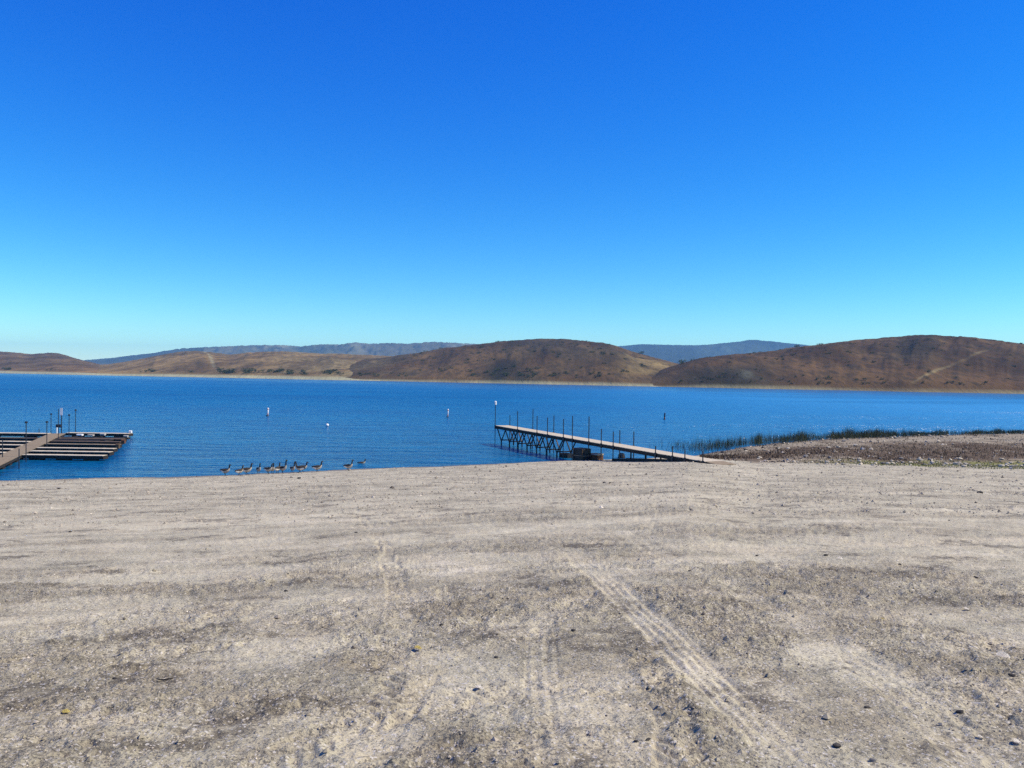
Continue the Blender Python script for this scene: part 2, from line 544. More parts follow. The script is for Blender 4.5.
def build_ground():
    a0 = np.arange(-36.5, 36.5001, 0.085)
    a1 = np.arange(40, 320.1, 4.0)
    az = np.radians(np.r_[a0, a1])
    rs = [0.4, 1.5, 2.6, 3.3]
    r = 3.3
    while r < 115:
        px_per_m = F * (1.6 + 0.02 * min(r, 10)) / r ** 2 if r < 40 else F * 2.2 / r ** 2
        r += min(1.25 / px_per_m, 1.0)
        rs.append(r)
    rs += [120, 130, 150, 200, 300, 500, 900, 1600, 3000, 5500, 6500]
    rs = np.array(rs)
    A, Q = np.meshgrid(az, rs)
    # depth-based rings in front, round rings elsewhere
    k = np.where(np.abs(A) < R(38), 1 / np.cos(np.minimum(np.abs(A), R(38))), 1 / math.cos(R(38)))
    k = np.where(A > R(38), 1 / math.cos(R(36.5)), k)
    X = Q * k * np.sin(A); Y = Q * k * np.cos(A)
    h, dust, loose = ground_detail(X, Y)
    px = px_of(X, Y)
    ds = shore_d(px)
    base = ground_base(X, Y)
    infront = Y > 0
    wet = np.where(infront, sstep(3.4, 0.6, (ds - Y) + (fbm(X * 0.6, Y * 0.18, 77, 3) - 0.5) * 1.5), 0)
    h = h * np.where(infront & (Y > ds - 1.5), 0.25, 1)
    # bank on the right: weeds (brown), green flush, cobbles
    bank = np.where(infront & (px > 640), 1.0, 0.0)
    V = np.stack([X, Y, base + h], -1)
    d_el = (V[..., 2] - CZ) / np.maximum(Y, 1)
    nb = fbm(X * 0.25, Y * 0.075, 81, 4)
    nb2 = fbm(X * 0.9, Y * 0.27, 85, 4)
    # fraction of the way from the foot of the ramp to the waterline
    db = np.where(px > 760, np.interp(px, _bx[3:], _bd[3:]), ds - np.interp(px, [600, 690, 760], [3, 6, 24]))
    fr = (Y - db) / np.maximum(ds - db, 0.5)
    inb = bank * sstep(690, 740, px) * (Y > 30) * sstep(-0.22, -0.04, fr + (nb2 - .5) * .35)
    brown = inb * (sstep(0.06, 0.2, fr + (nb - 0.5) * 0.6) * sstep(0.62, 0.36, fr + (nb - 0.5) * 0.7) * 0.95
                   + 0.5 * sstep(0.6, 0.75, nb) * sstep(0.3, 0.5, fr))
    green = inb * sstep(-0.22, -0.12, fr + (nb2 - .5) * .2) * sstep(0.12, 0.02, fr + (nb - .5) * .15) * sstep(770, 930, px) * sstep(0.34, 0.5, nb2)
    inb = inb * (1 - 0.25 * sstep(0.5, 0.68, fr + (nb - .5) * .5))
    col = np.stack([dust, loose, wet, np.zeros_like(dust)], -1)
    me = np_mesh('ground', V.reshape(-1, 3), grid_faces(len(rs), len(az), True)[:, ::-1], True, col.reshape(-1, 4))
    b = me.color_attributes.new('bank', 'FLOAT_COLOR', 'POINT')
    b.data.foreach_set('color', np.stack([brown, green, inb, 0 * inb], -1).astype(np.float32).ravel())
    t = NT('dry_ground')
    s = t.sep(t.attr('tint')); bk = t.sep(t.attr('bank'))
    n1 = t.noise(55, 4, 0.65); n2 = t.noise(13, 5, 0.65); n3 = t.noise(1.2, 4, 0.6); n4 = t.noise(170, 2, 0.6)
    dv = t.math('ADD', s[0], t.mapr(n2, 0.25, 0.75, -0.35, 0.35))
    dv = t.math('ADD', dv, t.mapr(n1, 0.25, 0.75, -0.22, 0.22), True)
    c = t.mix(dv, (0.330, 0.297, 0.212), (0.520, 0.472, 0.340))
    c = t.mix(t.mapr(n3, 0.4, 0.62, 0, 0.35), c, t.mix(1.0, c, (1.04, 0.95, 0.90), 'MULTIPLY'))
    # specks at every size: clod shadows painted dark, paler dust between
    fr_ = t.noise(0.9, 12, 0.80, t.scaled(0.8, 1.0, 1, R(-14)))
    c = t.mix(t.mapr(fr_, 0.535, 0.605, 0, 0.80), c, (0.110, 0.094, 0.072))
    c = t.mix(t.mapr(fr_, 0.45, 0.37, 0, 0.5), c, (0.70, 0.63, 0.49))
    vc = t.vor(75, 'F1', 'Color'); vsep = t.sep(vc)
    lz = t.mapr(s[1], 0, 1, 0.86, 0.62)
    c = t.mix(t.math('MULTIPLY', t.math('GREATER_THAN', vsep[0], lz), 0.6), c, (0.085, 0.078, 0.07))
    c = t.mix(t.math('MULTIPLY', t.math('GREATER_THAN', vsep[1], 0.93), 0.7), c, (0.62, 0.58, 0.52))
    # bank colours
    c = t.mix(t.math('MULTIPLY', bk[2], 0.92), c, t.mix(t.mapr(t.noise(1.0, 6, 0.65, t.scaled(0.30, 1.5, 1, R(4))), .40, .62), (0.085, 0.062, 0.042), (0.36, 0.29, 0.20)))
    c = t.mix(t.math('MULTIPLY', bk[0], 0.9), c, t.mix(t.mapr(n3, .3, .7), (0.060, 0.040, 0.024), (0.115, 0.075, 0.042)))
    c = t.mix(t.math('MULTIPLY', bk[1], 0.9), c, (0.23, 0.235, 0.06))
    c = t.mix(t.math('MULTIPLY', s[2], 0.75), c, (0.115, 0.092, 0.066))
    hgt = t.math('ADD', t.math('MULTIPLY', n1, 1.0), t.math('MULTIPLY', n2, 1.6))
    hgt = t.math('SUBTRACT', hgt, t.math('MULTIPLY', fr_, 3.0))
    vd = t.vor(48)
    k = t.mapr(s[0], 0, 1, 1.0, 0.45)
    nrm = t.bump(hgt, 0.020, k)
    nrm = t.bump(t.math('SUBTRACT', 1.0, vd), 0.008, t.mapr(s[1], 0, 1, 0.35, 0.9), nrm)
    mat = t.done(c, t.mapr(s[2], 0, 1, 0.95, 0.55), nrm, 0.15)
    o = link('ground', me, mat)
    tag(o, 'dry gravelly lake shore crossed by pale tyre tracks', kind='structure')


build_ground()


# ------------------------------------------------------------------ water
def build_water():
    xs = np.array([-6000, -2500, -700, -200, 0, 200, 700, 2500, 6000.])
    ys = np.array([30, 80, 160, 300, 600, 1200, 2600.])
    X, Y = np.meshgrid(xs, ys)
    me = np_mesh('water', np.stack([X, Y, 0 * X], -1).reshape(-1, 3), grid_faces(len(ys), len(xs)), True)
    t = NT('lake_water')
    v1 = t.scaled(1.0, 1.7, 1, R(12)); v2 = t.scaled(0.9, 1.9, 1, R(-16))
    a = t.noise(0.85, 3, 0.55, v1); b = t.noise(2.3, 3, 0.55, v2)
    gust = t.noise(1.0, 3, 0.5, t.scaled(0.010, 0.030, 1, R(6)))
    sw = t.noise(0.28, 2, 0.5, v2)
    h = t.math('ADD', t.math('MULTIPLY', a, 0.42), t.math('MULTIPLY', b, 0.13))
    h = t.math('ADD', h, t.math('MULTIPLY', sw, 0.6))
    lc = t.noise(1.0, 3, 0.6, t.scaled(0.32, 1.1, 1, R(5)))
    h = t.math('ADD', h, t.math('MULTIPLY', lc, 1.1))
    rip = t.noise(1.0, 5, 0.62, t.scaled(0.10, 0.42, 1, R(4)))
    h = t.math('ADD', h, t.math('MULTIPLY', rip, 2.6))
    s3 = t.n('ShaderNodeSeparateXYZ'); t.put(s3.inputs[0], t.pos)
    nrm = t.bump(h, 1.0, t.math('MULTIPLY', t.mapr(gust, 0.35, 0.65, 0.6, 1.0), t.mapr(s3.outputs[1], 90, 420, 1.0, 0.16)))
    sx = t.n('ShaderNodeSeparateXYZ'); t.put(sx.inputs[0], t.pos)
    lee = t.math('ADD', sx.outputs[1], t.math('MULTIPLY', sx.outputs[0], 0.68))
    lee = t.mapr(t.math('ADD', lee, t.mapr(gust, 0.3, 0.7, -90, 90)), 320, 500)     # calm strip under the far hills; wc paints their dark reflection here
    rg = t.mapr(sx.outputs[1], 60, 260, 0.17, 0.40)
    rg = t.math('ADD', rg, t.math('MULTIPLY', lee, -0.20))
    wc = t.mix(lee, t.mix(t.math('ADD', t.mapr(gust, 0.35, 0.65, 0, 0.5), t.mapr(rip, 0.38, 0.62, 0, 0.5)), (0.001, 0.062, 0.18), (0.002, 0.138, 0.32)), (0.002, 0.055, 0.16))  # light and dark of ripples and the hills' reflection painted into the water colour
    sun_side = t.mapr(t.math('SUBTRACT', sx.outputs[0], t.math('MULTIPLY', sx.outputs[1], 0.02)), -10, 110)   # brighter sun side of the lake, painted into the body colour
    wc = t.mix(t.math('MULTIPLY', sun_side, t.math('SUBTRACT', 1.0, t.math('MULTIPLY', lee, 0.7))), wc, (0.035, 0.24, 0.48))
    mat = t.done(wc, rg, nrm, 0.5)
    t.b.inputs['IOR'].default_value = 1.33
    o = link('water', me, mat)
    tag(o, 'deep blue rippled lake water', kind='structure')


build_water()


# ------------------------------------------------------------------ hills and mountains


def far_shore(px):
    d = at_z(px, 373.3 + 0.0202 * px, 0.0)[..., 1]
    return d * (1 + 0.03 * (fbm(px * 0.012, 0 * px, 91, 3) - 0.5))


def rock_noise(x, y, s):
    r = fbm(x, y, s, 5, 0.55)
    return 1 - np.abs(2 * r - 1)


def make_hill(name, ridge, depth_r, mat, shore=None, step=1.4, nt=64, amp=0.20, seed=1, colour=None, shape=1.0, label=None, gully=1 / 55.0, rough=0.8):
    rp = np.array(ridge, float)
    px = np.arange(rp[0, 0], rp[-1, 0] + 0.01, step)
    py = np.interp(px, rp[:, 0], rp[:, 1])
    ker = np.hanning(15); ker /= ker.sum()
    py = np.convolve(np.pad(py, 7, mode='edge'), ker, 'valid')
    py = py + rough * (fbm(px * 0.09, px * 0 + seed, seed, 4) - 0.5) * 1.6
    Dr = depth_r(px) if callable(depth_r) else np.full_like(px, float(depth_r))
    Ds = shore(px) if shore is not None else Dr * 0.72
    rid = at_y(px, py, Dr)
    zr = rid[:, 2]
    T = np.r_[np.linspace(0, 0.12, 14), np.linspace(0.12, 1, nt)[1:], np.linspace(1, 2.2, 16)[1:]]
    tt = T[:, None]
    D = Ds + (Dr - Ds) * tt
    u = rid[:, 0] / rid[:, 1]
    X = D * u; Y = D
    # noise in the hill's own metres
    gx = px[None, :] * gully + 0 * tt
    warp = 0.6 * fbm(gx * 0.7, tt * 1.5 + 0 * gx, seed + 5, 3)
    gul = rock_noise(gx + warp, tt * (0.9 if shore is not None else 3.5) + 0 * gx, seed + 11)
    fine = fbm(X * 0.012, Y * 0.012, seed + 17, 5)
    s = np.where(tt <= 1, np.sin(np.clip(tt, 0, 1) * math.pi / 2) ** shape, np.cos(np.clip(tt - 1, 0, 1.2) * math.pi / 2 * 0.9))
    lump = np.clip(zr, 0, None) * (amp * (gul - 0.75) + amp * 0.8 * (fine - 0.5)) * np.sin(np.clip(tt, 0, 1) * math.pi) ** 0.8
    Z = zr * s + lump
    et = (zr - CZ) / Dr
    lim = np.where((Z > 1.5) & (tt <= 1.0), (et * D + CZ) / np.maximum(Z, 1.5), 9.0).min(0)
    lim = np.where(zr > 3, np.clip(lim, 0.7, 1.0), 1.0)
    k7 = np.hanning(13); k7 /= k7.sum()
    Z = Z * np.convolve(np.pad(lim, 6, mode='edge'), k7, 'valid')
    if shore is not None:
        beach = -0.6 + 2.4 * sstep(0, 1, np.clip((D - Ds) / 14.0, 0, 1))
        Z = np.minimum(np.maximum(Z, 0) + beach, np.where(tt > 0.15, Z + 1.8, 1e9)) * np.where(zr > 0, 1, 1)
        Z = np.where((zr < 0.5)[None, :], np.minimum(Z, zr), Z)
    V = np.stack([X, Y, Z], -1)
    col = colour(px[None, :] + 0 * tt, tt + 0 * gx, X, Y, Z, gul, fine, D - Ds)
    col = np.concatenate([col, np.ones(col.shape[:2] + (1,))], -1)
    me = np_mesh(name, V.reshape(-1, 3), grid_faces(len(T), len(px)), True, col.reshape(-1, 4))
    o = link(name, me, mat)
    tag(o, label, kind='structure')
    return o, (lambda qx, t: None)


def lerp(a, b, k):
    k = np.clip(k, 0, 1)[..., None]
    return np.asarray(a) * (1 - k) + np.asarray(b) * k


def hill_mat(name, speck=0.55, scale=0.16):
    t = NT(name)
    c = t.mix(1.0, t.attr(), (1.02, 1.19, 0.93), 'MULTIPLY')
    z = t.n('ShaderNodeSeparateXYZ'); t.put(z.inputs[0], t.pos)
    sv = t.scaled(1, 0.28, 1)
    up = t.mapr(z.outputs[2], 2.0, 5.0)
    n = t.noise(scale, 6, 0.7, sv); n2 = t.noise(scale * 0.16, 5, 0.65, sv)
    v = t.vor(scale * 1.6, vec=sv)
    c = t.mix(t.math('MULTIPLY', t.mapr(n2, 0.42, 0.60, 0, 0.9), up), t.mix(t.mapr(n2, 0.45, 0.32, 0, 0.6), c, t.mix(1.0, c, (1.5, 1.45, 1.35), 'MULTIPLY')), t.mix(1.0, c, (0.50, 0.46, 0.44), 'MULTIPLY'))
    sp = t.math('MULTIPLY', t.mapr(t.math('ADD', n, t.math('MULTIPLY', v, -0.18)), 0.38, 0.52, 0, speck), up)
    c = t.mix(sp, c, (0.028, 0.026, 0.018))
    nrm = t.bump(n, 3.0, 0.5)
    return t.done(c, 0.95, nrm, 0.1)


HM = hill_mat('dry_grass_hillside')
BEACH = (0.40, 0.34, 0.27)


def band(px, t, path, w):
    """mask of a dirt track drawn down a hillside; path = (px, t) points, w in px"""
    m = np.zeros_like(px)
    for (a, b), (c, d) in zip(path[:-1], path[1:]):
        k = np.clip((t - b) / (d - b + 1e-9), 0, 1)
        cx = a + (c - a) * k
        inside = (t >= min(b, d)) & (t <= max(b, d))
        m = np.maximum(m, inside * np.clip(1.3 - np.abs(px - cx) / w, 0, 1))
    return m


def col_centre(px, t, X, Y, Z, gul, fine, e):
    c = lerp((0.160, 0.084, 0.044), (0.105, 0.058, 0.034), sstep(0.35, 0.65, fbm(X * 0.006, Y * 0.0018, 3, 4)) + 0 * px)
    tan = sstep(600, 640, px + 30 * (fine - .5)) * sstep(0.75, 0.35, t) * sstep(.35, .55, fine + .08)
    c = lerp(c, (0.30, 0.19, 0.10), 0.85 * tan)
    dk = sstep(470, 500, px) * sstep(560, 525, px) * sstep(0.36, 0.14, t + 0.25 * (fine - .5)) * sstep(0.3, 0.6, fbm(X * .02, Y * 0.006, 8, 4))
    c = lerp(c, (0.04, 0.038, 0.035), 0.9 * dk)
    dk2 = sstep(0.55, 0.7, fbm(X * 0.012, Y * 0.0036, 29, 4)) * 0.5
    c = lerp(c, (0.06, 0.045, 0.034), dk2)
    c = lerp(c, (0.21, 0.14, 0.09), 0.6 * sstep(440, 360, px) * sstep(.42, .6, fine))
    return lerp(c * 0.78, BEACH, sstep(8, 2, e + 7 * (fine - .5)) * 0.7)


def col_right(px, t, X, Y, Z, gul, fine, e):
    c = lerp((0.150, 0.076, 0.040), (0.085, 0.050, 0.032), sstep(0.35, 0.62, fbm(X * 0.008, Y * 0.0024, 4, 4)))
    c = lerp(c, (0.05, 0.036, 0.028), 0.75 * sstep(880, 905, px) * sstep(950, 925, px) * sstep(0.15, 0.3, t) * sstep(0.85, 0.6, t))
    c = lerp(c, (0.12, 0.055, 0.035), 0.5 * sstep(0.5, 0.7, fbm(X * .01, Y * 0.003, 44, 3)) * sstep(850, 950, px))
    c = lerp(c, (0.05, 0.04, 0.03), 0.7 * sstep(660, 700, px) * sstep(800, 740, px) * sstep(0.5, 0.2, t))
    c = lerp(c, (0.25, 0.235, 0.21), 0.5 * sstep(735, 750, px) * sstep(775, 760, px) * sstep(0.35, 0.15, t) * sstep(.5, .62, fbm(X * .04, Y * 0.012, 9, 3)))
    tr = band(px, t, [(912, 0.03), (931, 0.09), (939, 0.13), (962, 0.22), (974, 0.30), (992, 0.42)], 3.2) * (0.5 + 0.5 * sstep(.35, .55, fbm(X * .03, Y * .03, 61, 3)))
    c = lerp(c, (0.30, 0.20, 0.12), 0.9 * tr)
    return lerp(c * 0.72, (0.27, 0.215, 0.16), sstep(7, 2, e + 7 * (fine - .5)) * 0.7)


def col_tan(px, t, X, Y, Z, gul, fine, e):
    c = lerp((0.260, 0.150, 0.078), (0.17, 0.100, 0.056), sstep(0.35, 0.65, fbm(X * 0.004, Y * 0.0012, 6, 4)))
    c = lerp(c, (0.27, 0.185, 0.115), 0.7 * sstep(250, 330, px) * sstep(.45, .6, fine))
    c = lerp(c, (0.10, 0.07, 0.05), 0.6 * sstep(140, 175, px) * sstep(245, 215, px) * sstep(.35, .8, t))
    tr = band(px, t, [(214, 0.12), (210, 0.4), (204, 0.7), (200, 0.98)], 2.2)
    c = lerp(c, (0.36, 0.27, 0.19), 0.9 * tr)
    return lerp(c, BEACH, sstep(15, 7, e + 9 * (fine - .5)) * 0.85)


def col_far_left(px, t, X, Y, Z, gul, fine, e):
    c = lerp((0.20, 0.108, 0.062), (0.12, 0.070, 0.046), sstep(0.35, 0.65, fbm(X * 0.005, Y * 0.0015, 7, 4)))
    return lerp(c, BEACH, sstep(18, 9, e + 9 * (fine - .5)) * 0.85)


def col_mtn(px, t, X, Y, Z, gul, fine, e):
    c = lerp((0.17, 0.145, 0.125), (0.06, 0.062, 0.058), sstep(0.4, 0.62, fbm(X * 0.0012, Y * 0.00036, 15, 4)))
    return lerp(c, (0.26, 0.21, 0.18), 0.45 * sstep(240, 262, px) * sstep(310, 285, px) * sstep(.45, .55, fine))


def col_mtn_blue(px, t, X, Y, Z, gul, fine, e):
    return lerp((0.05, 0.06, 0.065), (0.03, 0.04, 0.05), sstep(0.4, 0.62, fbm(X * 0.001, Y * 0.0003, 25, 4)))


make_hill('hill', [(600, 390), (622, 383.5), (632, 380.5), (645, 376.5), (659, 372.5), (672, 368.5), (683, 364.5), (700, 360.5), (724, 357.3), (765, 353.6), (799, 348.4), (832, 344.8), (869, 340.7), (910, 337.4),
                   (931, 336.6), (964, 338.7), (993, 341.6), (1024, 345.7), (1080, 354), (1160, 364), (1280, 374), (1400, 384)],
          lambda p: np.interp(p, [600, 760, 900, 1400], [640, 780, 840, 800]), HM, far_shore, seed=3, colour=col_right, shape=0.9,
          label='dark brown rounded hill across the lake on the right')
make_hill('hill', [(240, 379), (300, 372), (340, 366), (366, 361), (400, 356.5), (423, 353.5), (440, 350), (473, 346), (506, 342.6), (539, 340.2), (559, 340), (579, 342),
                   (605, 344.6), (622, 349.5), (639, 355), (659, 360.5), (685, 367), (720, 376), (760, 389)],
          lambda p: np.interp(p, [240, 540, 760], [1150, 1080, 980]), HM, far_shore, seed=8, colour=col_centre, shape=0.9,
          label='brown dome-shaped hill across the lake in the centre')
make_hill('hill', [(60, 375), (93, 367), (120, 363.5), (133, 361.5), (153, 357.5), (176, 353), (199, 351.7), (219, 354.5), (232, 356), (252, 353), (282, 352.3),
                   (305, 354), (339, 355), (370, 356), (420, 359), (480, 370), (540, 384)],
          lambda p: 1650 + 0 * p, HM, far_shore, seed=14, colour=col_tan, shape=0.9, label='low tan hills across the lake left of centre')
make_hill('hill', [(-320, 352), (-200, 348), (-80, 350), (0, 352), (30, 355), (51, 353), (61, 354.6), (80, 360.5), (100, 365.5), (130, 371), (160, 376)],
          lambda p: 2000 + 0 * p, HM, far_shore, seed=21, colour=col_far_left, shape=0.9, label='low brown hill at the far left end of the lake')
MM = hill_mat('far_mountain_slopes', 0.25, 0.012)
make_hill('mountain', [(20, 372), (60, 365), (81, 360.5), (110, 358), (153, 353), (179, 348.6), (216, 346.6), (259, 345), (285, 345), (299, 346.6), (322, 344), (339, 344.6),
                       (355, 342), (370, 344), (390, 342.6), (403, 344), (433, 341.8), (450, 342.6), (479, 344), (540, 350), (600, 362)],
          5200, MM, None, seed=31, rough=0.25, colour=col_mtn, amp=0.27, gully=1 / 22., label='hazy lavender mountain range beyond the tan hills')
make_hill('mountain', [(560, 362), (600, 349), (616, 346.5), (641, 344), (679, 345), (699, 345), (712, 344.6), (724, 342.9), (732, 342.4), (740, 341.4), (752, 339.4), (762, 340.8), (771, 340.9), (784, 342.8), (799, 344.2), (820, 347), (880, 356), (940, 368)],
          6100, MM, None, seed=37, rough=0.35, colour=col_mtn_blue, amp=0.12, gully=1 / 26., label='blue mountain ridge between the two brown hills')

# ------------------------------------------------------------------ haze
hb = MB()
hb.beam((0, -8600, 127.5), (0, 8600, 127.5), 17200, 265)
hm = bpy.data.materials.new('haze_air')
hm.use_nodes = True
ht = hm.node_tree
ht.nodes.remove(ht.nodes['Principled BSDF'])
pv = ht.nodes.new('ShaderNodeVolumePrincipled')
pv.inputs['Color'].default_value = (0.26, 0.60, 1.0, 1)
pv.inputs['Density'].default_value = 0.00011
pv.inputs['Anisotropy'].default_value = 0.0
ht.links.new(pv.outputs[0], ht.nodes['Material Output'].inputs['Volume'])
hz = hb.build('haze', hm)
tag(hz, 'thin blue distance haze over the lake and hills', kind='stuff')

# ------------------------------------------------------------------ shared materials of the built things
DECK = m_plain('weathered_deck_boards', (0.29, 0.222, 0.138), 0.85, 0.25, 5.0)
DECKL = m_plain('bleached_deck_boards', (0.60, 0.51, 0.37), 0.85, 0.2, 5.0)
DARKWOOD = m_plain('dark_wet_timber', (0.035, 0.028, 0.022), 0.8, 0.5, 4.0)
BROWNWOOD = m_plain('brown_old_timber', (0.13, 0.085, 0.05), 0.85, 0.4, 4.0)
STEEL = m_plain('dark_galvanised_pipe', (0.05, 0.055, 0.065), 0.45, 0.3, 9.0, 0.5, 0.6)
WHITE = m_plain('white_paint', (0.80, 0.80, 0.78), 0.45, 0.1, 3.0)
BLACKPL = m_plain('black_plastic_float', (0.018, 0.018, 0.02), 0.55, 0.3, 3.0)
RUST = m_plain('rusty_brown_metal', (0.16, 0.07, 0.035), 0.8, 0.5, 6.0)
FOAM = m_plain('grey_white_foam', (0.42, 0.40, 0.36), 0.8, 0.25, 4.0)


# ------------------------------------------------------------------ boat dock on the left
def build_boat_dock():
    ZD = 0.42
    p0 = at_z(-42, 479.5, ZD); p1 = at_z(57.5, 433.6, ZD)
    A = Vector(p0); B = Vector(p1)
    ax = (B - A).normalized(); side = Vector((ax.y, -ax.x, 0)).normalized()   # side points right
    root = empty('boat_dock', (B.x, B.y, 0))
    tag(root, 'low wooden boat dock with side fingers on the left of the lake', 'dock')
    org = Vector((B.x, B.y, 0))
    L = (B - A).length
    W = 1.55
    loc = lambda p: Vector(p) - org
    # walkway of planks on two stringers
    mb = MB()
    n = int(L / 0.15)
    for i in range(n):
        c = A + ax * ((i + 0.5) * L / n)
        e = 0.02 * (random.random() - 0.5)
        dz = 0.006 * random.random()
        mb.beam(loc(c - side * (W / 2 + e)) + Vector((0, 0, dz)), loc(c + side * (W / 2 - e)) + Vector((0, 0, dz)), 0.137, 0.04)
    wk = mb.build('walkway', DECK, root)
    mb = MB()
    for q in (-0.7, 0.7):
        mb.beam(loc(A + side * q) - Vector((0, 0, 0.13)), loc(B + side * q) - Vector((0, 0, 0.13)), 0.09, 0.22)
    k = 0
    while k < L:
        c = A + ax * k
        mb.beam(loc(c - side * 0.7) - Vector((0, 0, 0.33)), loc(c + side * 0.7) - Vector((0, 0, 0.33)), 0.8, 0.3)
        k += 2.4
    mb.build('stringer', DARKWOOD, wk)

    def on_axis(y):
        return A + ax * ((y - A.y) / ax.y)

    def finger(px, py, mat, w=0.8, to_left=False, dark=False):
        e = Vector(at_z(px, py, ZD))
        s = on_axis(e.y) + side * (0.0)
        d = Vector((1 if not to_left else -1, 0, 0))
        s = on_axis(e.y) + d * (W / 2 / ax.y + 0.03)
        s.z = e.z = ZD - 0.012
        mb = MB()
        Lf = abs(e.x - s.x); n = max(3, int(Lf / 0.3))
        for i in range(n):
            c = s + d * ((i + 0.5) * Lf / n)
            dz = Vector((0, 0, 0.008 * random.random()))
            mb.beam(loc(c - Vector((0, w / 2, 0))) + dz, loc(c + Vector((0, w / 2, 0))) + dz, Lf / n - 0.012, 0.035)
        f = mb.build('finger_pier', mat, root)
        mb = MB()
        for q in (-w / 2 + 0.05, w / 2 - 0.05):
            mb.beam(loc(s + Vector((0, q, -0.15))), loc(e + Vector((0, q, -0.15))), 0.07, 0.26)
        mb.beam(loc(e + Vector((0, -w / 2, -0.15))) + d * 0.04, loc(e + Vector((0, w / 2, -0.15))) + d * 0.04, 0.06, 0.27)
        m = 3
        for i in range(m):
            c = s + (e - s) * ((i + 0.5) / m)
            mb.beam(loc(c + d * -0.5) + Vector((0, 0, -0.39)), loc(c + d * 0.5) + Vector((0, 0, -0.39)), w * 0.8, 0.2)
        mb.build('float_frame', DARKWOOD, f)
        return s, e, f

    for px, py, m, w in ((105, 455.4, DECKL, 0.8), (111, 451.8, DECKL, 0.8), (115, 448.5, DECKL, 0.75), (119.5, 444.6, DECK, 0.7),
                         (121, 441.8, BROWNWOOD, 0.8), (124, 438.9, BROWNWOOD, 1.0), (130.5, 433.4, DECKL, 1.0)):
        finger(px, py, m, w)
    for px, py, m, w in ((-90, 455.0, DECKL, 0.8), (-84, 451.2, DECKL, 0.8), (-80, 447.8, DECKL, 0.8), (-75, 443.6, DECKL, 0.8),
                         (-70, 440.2, DECKL, 0.8), (-66, 436.8, BROWNWOOD, 0.8), (-62, 432.0, DECKL, 1.0)):
        finger(px, py, m, w, True)
    # dark deck frame left without boards between the two outer fingers
    fr = MB()
    a = Vector(at_z(66, 436.2, ZD)); b = Vector(at_z(127, 437.6, ZD)); yA = a.y
    for q in range(5):
        yy = yA - 0.25 - q * 1.0
        xa = on_axis(yy).x + 1.2
        fr.beam(loc((xa, yy, ZD - 0.12)), loc((b.x - 0.28 * q, yy, ZD - 0.12)), 0.55, 0.16)
    for q in range(3):
        xx = b.x - 0.4 - 2.6 * q
        fr.beam(loc((xx, yA - 4.6, ZD - 0.05)), loc((xx, yA + 0.2, ZD - 0.05)), 0.12, 0.12)
    fr.build('bare_frame', DARKWOOD, root)
    # end gear of the outer cross fingers
    def bumper(px, py, z, sx, sy, sz, mat, name):
        p = Vector(at_z(px, py, z))
        m = MB()
        m.beam(loc(p) + Vector((-sx / 2, 0, 0)), loc(p) + Vector((sx / 2, 0, 0)), sy, sz, ch=min(sy, sz) * 0.25)
        m.build(name, mat, root)
    bumper(130.5, 431.8, 0.58, 0.26, 0.28, 0.30, WHITE, 'corner_bumper')
    bumper(126, 436.2, 0.52, 0.4, 0.3, 0.22, FOAM, 'corner_bumper')
    bumper(123.5, 441.5, 0.5, 0.3, 0.3, 0.4, RUST, 'corner_bumper')
    bumper(117.8, 446.0, 0.5, 0.3, 0.3, 0.45, BROWNWOOD, 'corner_bumper')
    bumper(80, 434.8, 0.52, 0.55, 0.4, 0.18, WHITE, 'dock_box')
    bumper(103, 434.3, 0.55, 0.45, 0.4, 0.22, FOAM, 'dock_box')
    bumper(91, 435.2, 0.52, 0.55, 0.4, 0.16, FOAM, 'dock_box')
    # guide posts
    for px, top, by, cap in ((2.5, 440, 457.5, 0), (19, 448.5, 463, 0), (26, 423, 457, 1), (39, 428.5, 433, 0), (46.8, 422.5, 446.5, 1),
                             (51, 414.5, 431.5, 1), (58.3, 409, 438.5, 0), (69, 415.5, 433.5, 1), (75.5, 410.5, 432, 1)):
        b = Vector(at_z(px, by, ZD)); t = Vector(at_y(px, top, b.y))
        m = MB()
        m.tube([loc((b.x, b.y, -1.5)), loc((b.x, b.y, t.z))], 0.035, 8)
        p = m.build('guide_post', STEEL, root)
        if cap:
            m = MB()
            m.tube([loc((b.x, b.y, t.z - 0.02)), loc((b.x, b.y, t.z + 0.10)), loc((b.x, b.y, t.z + 0.14))], [0.11, 0.11, 0.03], 8)
            m.build('post_cap', STEEL, p)
    # sign board on twin posts at the far end
    b = Vector(at_z(61.5, 433.0, ZD)); t = Vector(at_y(61.5, 408.0, b.y)); m2 = Vector(at_y(61.5, 415.2, b.y))
    m = MB(); m.tube([loc((b.x, b.y, -1)), loc((b.x, b.y, t.z))], 0.05, 8)
    sp = m.build('sign_post', STEEL, root)
    m = MB(); m.beam(loc((b.x - 0.13, b.y - 0.08, (t.z + m2.z) / 2)), loc((b.x + 0.13, b.y - 0.05, (t.z + m2.z) / 2)), 0.03, t.z - m2.z)
    m.build('sign_board', WHITE, sp)
    m = MB(); c = Vector(at_y(59.2, 425.8, b.y))
    m.beam(loc((c.x - 0.26, b.y - 0.12, c.z)), loc((c.x + 0.26, b.y - 0.12, c.z)), 0.22, 0.34, ch=0.04)
    m.build('light_box', STEEL, sp)
    c = Vector(at_z(56.8, 432.3, ZD)); t = Vector(at_y(56.8, 426.3, c.y))
    m = MB(); m.tube([loc((c.x, c.y, ZD - 0.3)), loc((c.x, c.y, t.z))], 0.07, 8); m.build('short_post', WHITE, root)


build_boat_dock()


